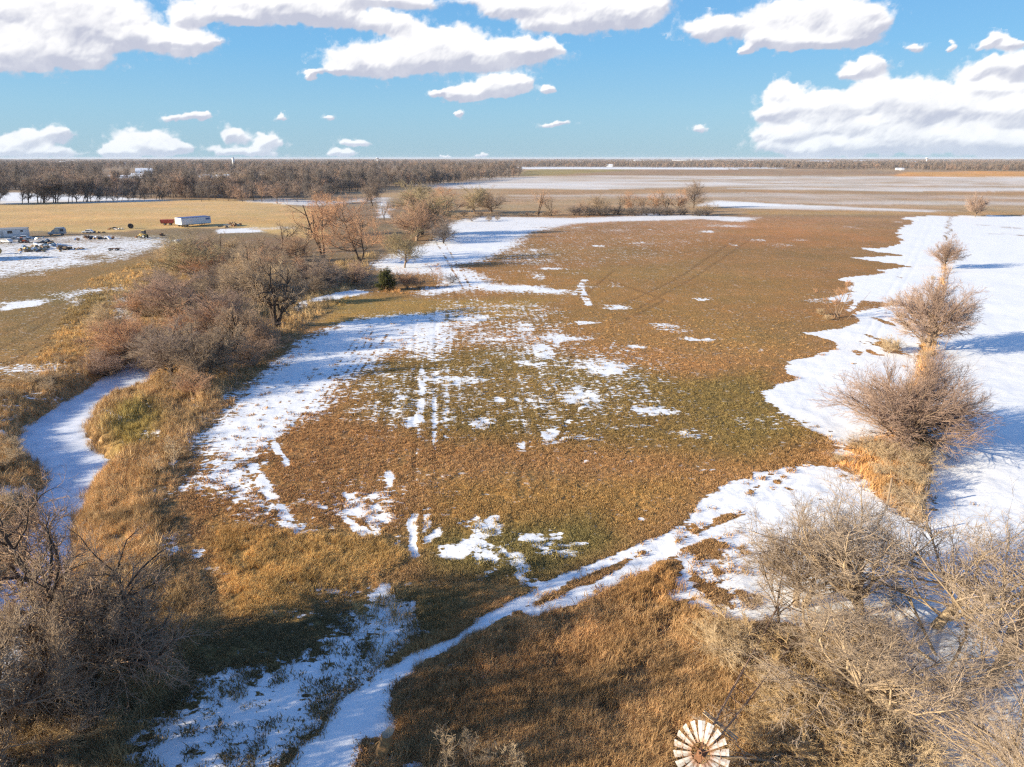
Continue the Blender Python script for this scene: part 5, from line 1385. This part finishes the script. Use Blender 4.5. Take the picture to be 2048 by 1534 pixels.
# ------------------------------------------------------------------ the yard on the left
M_WHITE = plain_mat('white_paint', (.78, .78, .77), .5, var=.12, scale=.6)
M_SIDING = plain_mat('white_siding', (.62, .66, .68), .6, var=.18, scale=.5)
M_GREY = plain_mat('grey_metal', (.40, .42, .43), .45, var=.3)
M_BLUE = plain_mat('blue_trim', (.09, .14, .34), .5, var=.2)
M_DARK = plain_mat('dark_glass', (.03, .035, .045), .2, var=.2)
M_TYRE = plain_mat('tyre', (.03, .03, .03), .9, var=.2)
M_RED = plain_mat('red_paint', (.45, .07, .04), .6, var=.35, dirt=(.20, .06, .04))
M_YEL = plain_mat('yellow_paint', (.62, .42, .10), .6, var=.3)
M_CREAM = plain_mat('cream_paint', (.66, .56, .40), .6, var=.25)
M_ROOF = plain_mat('old_roof', (.30, .31, .32), .8, var=.3)
M_WOOD = plain_mat('junk_wood', (.33, .23, .14), .95, var=.5, scale=2)
M_TARP = plain_mat('blue_tarp', (.16, .28, .42), .5, var=.4, scale=1.5)
M_ORANGE = plain_mat('orange_paint', (.72, .17, .05), .6, var=.3)
M_SNOWP = plain_mat('snow_cap', (.84, .86, .90), .7, var=.05)

def wheel(parent, x, y, r, w=.25, name='wheel'):
    o = MB().bar((x, y - w / 2, r), (x, y + w / 2, r), r, None, 14).build(name, M_TYRE, parent)
    MB().bar((x, y - w / 2 - .01, r), (x, y + w / 2 + .01, r), r * .5, None, 10).build('rim', M_GREY, o)

def semi_trailer(pnear, pfar, shift, label, emblem):
    a = P(*pnear); b = P(*pfar); d = b - a; ang = atan2(d[1], d[0]); L = 14.6
    nx, ny = -sin(ang), cos(ang)
    t = empty('semi_trailer', (a[0] + nx * shift[1] + cos(ang) * shift[0], a[1] + ny * shift[1] + sin(ang) * shift[0], 0), ang, label, 'trailer', 'white box trailers in the yard')
    w, z0, z1 = 2.6, 1.1, 4.05
    MB().box(0, L, 0, w, z0, z1).build('box_body', M_WHITE, t)
    r = MB(); r.box(-.03, L + .03, -.03, w + .03, z1, z1 + .09); r.box(0, L, -.02, -.003, z1 - .12, z1 - .005); r.build('top_rail', M_BLUE, t)
    f = MB(); f.box(.2, L - .2, .5, .75, .85, z0 - .003); f.box(.2, L - .2, w - .75, w - .5, .85, z0 - .003); f.build('chassis_rail', M_DARK, t)
    for k in range(2):
        y0 = .08 + k * 1.24
        dr = MB().box(-.05, -.004, y0, y0 + 1.2, z0 + .1, z1 - .12).build('rear_door', M_WHITE, t)
        MB().bar((-.08, y0 + .35, z0 + .15), (-.08, y0 + .35, z1 - .2), .025, None, 6).build('lock_rod', M_GREY, dr)
    for x in (1.6, 2.9):
        for y in (.2, w - .2): wheel(t, x, y, .5, .5)
    for y in (.5, w - .5): MB().box(L - 3.2, L - 3.0, y - .08, y + .08, 0, z0 - .003).build('landing_leg', M_DARK, t)
    if emblem: MB().box(L - 2.6, L - .5, -.02, -.004, z1 - 1.3, z1 - .5).build('emblem', M_BLUE, t)
    for k in range(12):
        if k: MB().box(k * L / 12 - .015, k * L / 12 + .015, -.018, -.003, z0 + .05, z1 - .14).build('side_rib', M_GREY, t)
semi_trailer((364.5, 455), (426, 450), (0, 0), 'white box trailer in the yard with blue top rail and blue emblem, nearer one', True)
semi_trailer((364.5, 455), (426, 450), (.6, 3.6), 'white box trailer behind the one with the blue emblem, mostly its doors showing', False)

def red_trailer():
    p = P(322, 451); q = P(343, 451); t = empty('grain_trailer', (p[0], p[1], 0), .25, 'rusty red open trailer left of the white box trailers', 'trailer')
    L = np.hypot(*(q - p)) * 1.1
    b = MB(); b.profile([(0, 1.0), (L, 1.0), (L + .2, 2.6), (-.3, 2.6)], 0, 2.3); b.build('bed', M_RED, t)
    for k in range(5): MB().box(k * L / 4 - .05, k * L / 4 + .05, -.06, -.005, 1.0, 2.6).build('side_stake', M_RUST, t)
    MB().box(.1, L - .1, .6, 1.6, .8, .99).build('frame', M_DARK, t)
    for y in (.1, 2.2): wheel(t, L * .3, y, .5, .3); wheel(t, L * .75, y, .5, .3)
red_trailer()

def mobile_home():
    a = P(-45, 478); b = P(57, 474); d = b - a; ang = atan2(d[1], d[0]); L = float(np.hypot(*d))
    t = empty('mobile_home', (a[0], a[1], 0), ang, 'pale blue-grey mobile home at the left picture edge with a broken window', 'mobile home')
    w, h = 4.2, 3.3
    MB().box(0, L, 0, w, .5, h).build('wall', M_SIDING, t)
    MB().box(.1, L - .1, .05, w - .05, 0, .497).build('skirting', M_GREY, t)
    r = MB(); r.profile([(0, h), (0, h + .1), (w / 2, h + .55), (w, h + .1), (w, h)], 0, 1)
    rr = MB(); rr.add([(-.2, -.25, h), (L + .2, -.25, h), (L + .2, w + .25, h), (-.2, w + .25, h), (-.2, w / 2, h + .5), (L + .2, w / 2, h + .5)], [(0, 1, 5, 4), (2, 3, 4, 5), (0, 4, 3), (1, 2, 5), (3, 2, 1, 0)])
    rr.build('roof', M_ROOF, t)
    for x, ww, hh, z in ((L * .60, 1.7, 1.1, 1.6), (L * .86, .9, .7, 2.1), (L * .30, 1.2, 1.0, 1.7), (L * .12, 1.0, 1.0, 1.7)):
        f = MB(); f.box(x - .07, x + ww + .07, -.05, -.004, z - .07, z + hh + .07); fo = f.build('window', M_WHITE, t)
        MB().box(x, x + ww, -.07, -.053, z, z + hh).build('pane', M_DARK, fo)
    d_ = MB().box(L * .46, L * .46 + .95, -.05, -.004, .55, 2.6).build('door', M_GREY, t)
    MB().box(L * .46 + .8, L * .46 + .86, -.09, -.053, 1.5, 1.6).build('handle', M_DARK, d_)
    MB().box(0, L, -.03, -.004, 1.1, 1.16).build('trim_strip', M_BLUE, t)
mobile_home()

def camper():
    a = P(96, 471); b = P(131, 470); d = b - a; ang = atan2(d[1], d[0]); L = float(np.hypot(*d))
    t = empty('camper_van', (a[0], a[1], 0), ang, 'old rounded camper van with a dark rear window in the snowy yard', 'camper')
    h = 3.0
    pts = [(0, .5), (L, .5), (L, 2.2), (L - .25, 2.75), (L - .8, 3.05), (L * .45, 3.0), (L * .40, 2.5), (L * .30, 2.0), (L * .22, 1.35), (0, 1.2)]
    MB().profile(pts, 0, 2.3).build('body', M_GREY, t)
    MB().box(L * .42, L * .66, -.03, -.004, 1.2, 2.75).build('cream_panel', M_CREAM, t)
    MB().box(L * .74, L * .92, -.05, -.004, 1.5, 2.4).build('window', M_DARK, t)
    MB().add([(L * .225, .15, 1.42), (L * .225, 2.15, 1.42), (L * .30, 2.15, 2.05), (L * .30, .15, 2.05), (L * .19, .15, 1.44), (L * .19, 2.15, 1.44), (L * .28, 2.15, 2.1), (L * .28, .15, 2.1)], [(0, 1, 2, 3), (7, 6, 5, 4), (0, 4, 5, 1), (1, 5, 6, 2), (2, 6, 7, 3), (3, 7, 4, 0)]).build('windscreen', M_DARK, t)
    for x in (L * .15, L * .8):
        for y in (.12, 2.18): wheel(t, x, y, .4)
    MB().box(-.12, -.004, .1, 2.2, .5, .7).build('bumper', M_DARK, t)
camper()

def car(px, py, L, ang, body, label, kind_='car', h=1.45, group=None):
    p = P(px, py); t = empty('parked_' + kind_, (p[0], p[1], 0), ang, label, kind_, group)
    w = 1.75
    if kind_ == 'pickup': pts = [(0, .45), (L, .45), (L, .95), (L * .98, 1.0), (L * .60, 1.0), (L * .60, h + .2), (L * .38, h + .2), (L * .28, 1.0), (L * .02, .92)]
    else: pts = [(0, .4), (L, .4), (L, .85), (L * .9, .95), (L * .78, h), (L * .40, h), (L * .27, .95), (L * .02, .85)]
    MB().profile(pts, 0, w).build('body', body, t)
    x0, x1 = (.36, .58) if kind_ == 'pickup' else (.33, .80)
    MB().add([(L * x0, -.02, 1.0), (L * x1, -.02, 1.0), (L * (x1 - .04), -.02, h - .1), (L * (x0 + .06), -.02, h - .1), (L * x0, -.004, 1.0), (L * x1, -.004, 1.0), (L * (x1 - .04), -.004, h - .1), (L * (x0 + .06), -.004, h - .1)],
             [(0, 1, 2, 3), (7, 6, 5, 4), (0, 4, 5, 1), (1, 5, 6, 2), (2, 6, 7, 3), (3, 7, 4, 0)]).build('side_window', M_DARK, t)
    for x in (L * .18, L * .8):
        for y in (.08, w - .08): wheel(t, x, y, .34, .2)
    MB().box(-.06, -.004, .1, w - .1, .45, .65).build('bumper', M_GREY, t)
    return t
car(14, 483, 5.0, .35, M_GREY, 'silver old pickup in front of the mobile home, left one', 'pickup')
car(-2, 486, 4.6, -.2, M_WHITE, 'white car wreck at the left picture edge below the mobile home', 'car')
car(31, 480, 4.6, .5, M_SIDING, 'pale car parked against the right half of the mobile home', 'car')
car(163, 467, 4.4, .15, M_WHITE, 'small white vehicle at the far side of the yard beside dark scrap', 'car')
car(36, 486, 3.2, .3, M_DARK, 'dark low vehicle beside the orange machine', 'car', 1.2)

def machine(px, py, ang, label, body, name, cat, s=1.0):
    """tractor with loader: body, cab, big rear wheels, bucket arm"""
    p = P(px, py); t = empty(name, (p[0], p[1], 0), ang, label, cat); t.scale = (s, s, s)
    MB().profile([(0, .7), (2.6, .7), (2.6, 1.25), (2.3, 1.55), (.9, 1.6), (0, 1.4)], .4, 1.3).build('body', body, t)
    c = MB().profile([(.1, 1.6), (1.3, 1.6), (1.15, 2.7), (.15, 2.7)], .35, 1.35).build('cab', M_DARK, t)
    MB().box(.0, 1.3, .25, 1.45, 2.703, 2.8).build('cab_roof', body, c)
    for y in (.12, 1.58): wheel(t, .45, y, .72, .38, 'rear_wheel'); wheel(t, 2.25, y, .42, .28, 'front_wheel')
    a = MB(); a.bar((1.4, .3, 1.5), (3.5, .3, .6), .08, .07, 5); a.bar((1.4, 1.4, 1.5), (3.5, 1.4, .6), .08, .07, 5); a.build('loader_arm', body, t)
    MB().profile([(3.4, .2), (4.1, .15), (4.1, .3), (3.6, .8), (3.4, .8)], 0, 1.7).build('bucket', M_RUST, t)
machine(296, 476, 2.9, 'yellow tractor with a dark cab and loader in front of the golden field', M_YEL, 'loader_tractor', 'tractor', 1.1)
machine(40, 486, .2, 'orange machine next to the dark low vehicle', M_ORANGE, 'small_tractor', 'tractor', .7)

def heap(px, py, n, label, mats_, name='scrap_heap', cat='scrap heap', sp=3.0, size=1.2, hh=.8, seed=1):
    p = P(px, py); t = empty(name, (p[0], p[1], 0), R.rand() * 3, label, cat); rr = np.random.RandomState(seed)
    for i in range(n):
        L = rr.uniform(.5, 1.6) * size; w = rr.uniform(.15, .7) * size; h = rr.uniform(.1, .5) * size
        q = MB(); q.profile([(-L / 2, 0), (L / 2, 0), (L / 2 * rr.uniform(.5, 1), h), (-L / 2 * rr.uniform(.5, 1), h * rr.uniform(.5, 1))], -w / 2, w / 2)
        r_ = abs(rr.normal(0, .5)); a = rr.rand() * 6.28
        o = q.build('scrap_piece', mats_[i % len(mats_)], t)
        o.location = (cos(a) * r_ * sp, sin(a) * r_ * sp * .6, max(0, hh * (1 - r_)) * rr.rand()); o.rotation_euler = (rr.normal(0, .35), rr.normal(0, .35), rr.rand() * 6)
heap(98, 492, 34, 'snow-dusted heap with blue tarpaulin in the middle of the yard', [M_TARP, M_SNOWP, M_WOOD, M_DARK], sp=6, size=2.0, hh=2.0, seed=2)
heap(72, 500, 30, 'heap of pale logs and boards left of the tarpaulin heap', [M_WOOD, M_CREAM, M_SNOWP, M_WOOD], 'log_pile', 'log pile', sp=5, size=1.8, hh=1.3, seed=3)
heap(55, 503, 22, 'orange-brown brush and timber heap at the front left of the yard', [M_WOOD, M_YEL, M_SNOWP, M_WOOD], 'timber_heap', 'timber heap', sp=5, size=1.6, hh=1.0, seed=4)
heap(130, 500, 20, 'long dark olive heap right of the tarpaulin heap', [M_WOOD, M_DARK, M_WOOD], 'earth_heap', 'heap', sp=7, size=2.0, hh=.8, seed=5)
heap(195, 478, 26, 'row of dark scrap lying in snow behind the yard road', [M_DARK, M_WOOD, M_RUST, M_SNOWP], sp=9, size=1.6, hh=.7, seed=6)
heap(182, 466, 16, 'dark scrap beside the small white vehicle', [M_DARK, M_RUST, M_WOOD], sp=5, size=1.3, hh=.6, seed=7)
heap(172, 476, 12, 'rusty brown scrap beside the yard track', [M_RUST, M_CREAM, M_RUST], sp=3, size=1.3, hh=.9, seed=17)
heap(465, 452, 30, 'dark and cream scrap pile right of the white trailers', [M_DARK, M_CREAM, M_RUST, M_WOOD], sp=7, size=1.7, hh=1.3, seed=8)
heap(230, 459, 12, 'pile of white and brown scrap at the far edge of the yard', [M_WHITE, M_RUST, M_DARK], sp=2.5, size=1.4, hh=.9, seed=9)
heap(324, 472, 8, 'dark scrap lump right of the yellow tractor', [M_DARK, M_RUST], sp=1.5, size=1.5, hh=.9, seed=10)
heap(60, 478, 12, 'low dark clutter right of the mobile home', [M_DARK, M_GREY, M_WHITE], sp=5, size=1.4, hh=.6, seed=11)
heap(293, 476, 7, 'white and pink bags in front of the yellow tractor', [M_WHITE, M_CREAM, M_RED], 'bag_pile', 'bags', sp=1.8, size=.9, hh=.5, seed=12)
def implement():
    p = P(217, 502); t = empty('farm_implement', (p[0], p[1], 0), .2, 'old rusty farm implement standing alone on the snow of the yard', 'farm implement')
    f = MB(); f.box(0, 3.4, 0, .15, .7, .85); f.box(0, 3.4, 1.4, 1.55, .7, .85)
    for x in (0, 1.1, 2.2, 3.3): f.box(x, x + .1, .153, 1.397, .71, .84)
    f.build('frame', M_RUST, t)
    MB().bar((3.4, .8, .75), (5.6, .8, .35), .07, .05, 6).build('drawbar', M_RUST, t)
    for x in (.5, 2.6):
        for y in (-.15, 1.7): wheel(t, x, y, .42, .14)
    for k in range(6): MB().bar((.3 + k * .5, .75, .7), (.15 + k * .5, .75, .05), .04, .02, 5).build('tine', M_DARK, t)
implement()
def tank(px, py, label):
    p = P(px, py); t = empty('propane_tank', (p[0], p[1], 0), .9, label, 'tank')
    V = []; F_ = []; n = 14; pr = [(-1.3, .02), (-1.2, .3), (-.95, .5), (.95, .5), (1.2, .3), (1.3, .02)]
    for x_, r_ in pr:
        for s in range(n): V.append((x_, cos(2 * pi * s / n) * r_, .85 + sin(2 * pi * s / n) * r_))
    for k in range(len(pr) - 1):
        for s in range(n): F_.append((k * n + s, k * n + (s + 1) % n, (k + 1) * n + (s + 1) % n, (k + 1) * n + s))
    MB().add(V, F_).build('shell', M_WHITE, t, smooth=True)
    for x in (-.8, .8): MB().box(x - .08, x + .08, -.35, .35, 0, .45).build('leg', M_GREY, t)
    MB().bar((0, 0, 1.3), (0, 0, 1.5), .12, None, 8).build('valve_cap', M_GREY, t)
tank(357, 486, 'silver-white tank at the edge of the olive-brown tree')
def spool(px, py, label, m, r=.9, w=1.0, name='cable_spool', cat='cable spool'):
    p = P(px, py); t = empty(name, (p[0], p[1], 0), .6, label, cat)
    for y in (-w / 2, w / 2): MB().bar((0, y - .06, r), (0, y + .06, r), r, None, 18).build('flange', m, t)
    MB().bar((0, -w / 2 + .063, r), (0, w / 2 - .063, r), r * .55, None, 14).build('drum', M_DARK, t)
spool(262, 457, 'dark round spool standing at the foot of the golden field', M_DARK, 1.1, 1.5)
def bale():
    p = P(-3, 508); t = empty('hay_bale', (p[0], p[1], 0), .5, 'golden round bale at the left picture edge beside the blue shadow', 'hay bale')
    MB().bar((0, -.8, 1.0), (0, .8, 1.0), 1.0, None, 22).build('bale_body', plain_mat('straw_bale', (.42, .29, .10), .95, var=.4, scale=6, bump=.6), t)
    for y in (-.4, .4): MB().ring((0, y, 1.0), (0, 1, 0), 1.005, .02, 22).build('twine', M_WOOD, t)
bale()

def gable(px, py, L, Wd, h, rise, ang, label, wall, roof, name='barn', group=None, wins=0, pos=None, cat='barn', door=True):
    p = P(px, py) if pos is None else pos
    t = empty(name, (p[0], p[1], 0), ang, label, cat, group)
    b = MB(); b.add([(0, 0, 0), (L, 0, 0), (L, Wd, 0), (0, Wd, 0), (0, 0, h), (L, 0, h), (L, Wd, h), (0, Wd, h), (0, Wd / 2, h + rise), (L, Wd / 2, h + rise)],
                    [(0, 1, 5, 4), (2, 3, 7, 6), (0, 4, 8, 7, 3), (1, 2, 6, 9, 5)]); b.build('wall', wall, t)
    o = .4; k = rise / (Wd / 2)
    r = MB()
    for s in (0, 1):
        y0, y1 = (-o, Wd / 2) if s == 0 else (Wd + o, Wd / 2)
        z0 = h - o * k + .03; z1 = h + rise + .03
        r.add([(-o, y0, z0), (L + o, y0, z0), (L + o, y1, z1), (-o, y1, z1), (-o, y0, z0 + .12), (L + o, y0, z0 + .12), (L + o, y1, z1 + .12), (-o, y1, z1 + .12)],
              [(3, 2, 1, 0), (4, 5, 6, 7), (0, 1, 5, 4), (1, 2, 6, 5), (2, 3, 7, 6), (3, 0, 4, 7)])
    r.build('roof', roof, t)
    if door: MB().box(-.08, -.01, Wd * .3, Wd * .7, 0, h * .85).build('door', M_GREY, t); MB().box(L * .4, L * .55, -.08, -.01, 0, h * .8).build('side_door', M_GREY, t)
    for i in range(wins):
        x = L * (i + .7) / (wins + .4); MB().box(x, x + L * .05 + .8, -.08, -.01, h * .45, h * .75).build('window', M_DARK, t)
    return t
M_METW = plain_mat('white_metal_sheet', (.78, .80, .82), .4, var=.06, scale=.2)
# the barn whose shadow falls across the yard from outside the picture
tip = P(108, 517); hb = 9.0; sx = hb / tan(radians(SUN_EL))
gable(0, 0, 16, 10, 5.5, 3.5, radians(17), 'weathered barn just outside the left picture edge', M_WOOD, M_ROOF, pos=(tip[0] - cos(radians(17)) * sx - 14, tip[1] - sin(radians(17)) * sx - 6))
# white farmstead among the woods
gable(272, 352, 34, 20, 9, 4, .35, 'tall white metal barn rising above the woods at the upper left', M_METW, M_METW, wins=3)
gable(262, 353.5, 26, 9, 4, 1.5, .1, 'low white shed attached left of the tall white barn', M_METW, M_METW, 'shed', cat='shed', wins=2)
gable(217, 356.5, 78, 8, 3, 1.2, .02, 'long low white-roofed shed below the tall white barn', M_METW, M_SNOWP, 'shed', cat='shed', wins=6)
G_H = 'small white buildings near the horizon'
for px, py, L, h in [(1066,331,40,5),(1082,331,60,5),(1212,334,26,7),(1220,334,14,6),(1270,322,140,9),(1300,321.5,160,10),(1345,321.3,170,9),(1383,321.3,260,9),(1402,321.2,160,12),(1497,323,60,9),(1600,325,180,7),(1620,324.6,160,8),(1638,325,140,7),
                     (1700,325,120,7),(1708,324.5,90,9),(1560,322,220,8),(1805,326,90,7),(1813,325.6,60,9),(1850,326,70,6),(1793,340,14,4),(1802,340.3,9,4),(1828,326,70,6),(1960,334,40,5),(110,328,60,8),(116,327,40,9),(60,330,40,6),(230,328,50,6),(400,330,40,5),
                     (1268,322,60,10),(1155,325,40,6),(430,357,16,4),(405,356,12,4),(445,356,14,4),(1700,328,60,6),(1730,325,100,6),(1880,327,60,6)]:
    gable(px, py, L, max(L * .25, 9), h, h * .35, R.uniform(-.1, .1), 'small white farm building in the far flat country', M_METW, M_METW, 'farm_building', G_H, cat='farm building', wins=0, door=False)
def silo(px, py, h, r, lab):
    p = P(px, py); t = empty('silo', (p[0], p[1], 0), 0, lab, 'silo')
    MB().bar((0, 0, 0), (0, 0, h), r, None, 16).build('shaft', M_METW, t); MB().bar((0, 0, h), (0, 0, h + r * .8), r * 1.02, .2, 16).build('dome', M_GREY, t)
silo(468, 335, 30, 4, 'pale silo standing in the woods below the left horizon')
def mast(px, py, top, lab):
    p = P(px, py); h = height_at(px, py, top); t = empty('radio_mast', (p[0], p[1], 0), 0, lab, 'mast')
    MB().bar((0, 0, 0), (0, 0, h), 1.6, .7, 6).build('pole', M_GREY, t); MB().box(-2.5, 2.5, -.3, .3, h * .9, h * .92).build('crossarm', M_GREY, t)
mast(727, 327, 314.6, 'thin mast on the horizon left of the middle')
def water_tower(px, py, top, lab):
    p = P(px, py); h = height_at(px, py, top); t = empty('water_tower', (p[0], p[1], 0), 0, lab, 'water tower')
    MB().bar((0, 0, 0), (0, 0, h * .8), 3, 2.5, 10).build('column', M_METW, t)
    MB().bar((0, 0, h * .75), (0, 0, h * .9), 5, 11, 16).build('bowl', M_METW, t); MB().bar((0, 0, h * .9), (0, 0, h), 11, 4, 16).build('dome', M_METW, t)
water_tower(755, 327, 314.8, 'tiny white water tower on the horizon')
water_tower(1852, 327, 314.8, 'tiny white water tower on the right horizon')

# ------------------------------------------------------------------ the air between here and the horizon
def haze():
    m = bpy.data.materials.new('air'); m.use_nodes = True; nt = m.node_tree; nt.nodes.clear()
    v = nt.nodes.new('ShaderNodeVolumePrincipled'); v.inputs['Color'].default_value = (.80, .88, 1.0, 1); v.inputs['Density'].default_value = 4e-5
    v.inputs['Anisotropy'].default_value = .0
    o = nt.nodes.new('ShaderNodeOutputMaterial'); nt.links.new(v.outputs[0], o.inputs['Volume'])
    h = MB().box(-41500, 41500, -41500, 41500, -4.5, 43).build('haze', m); tag(h, kind='stuff')
haze()
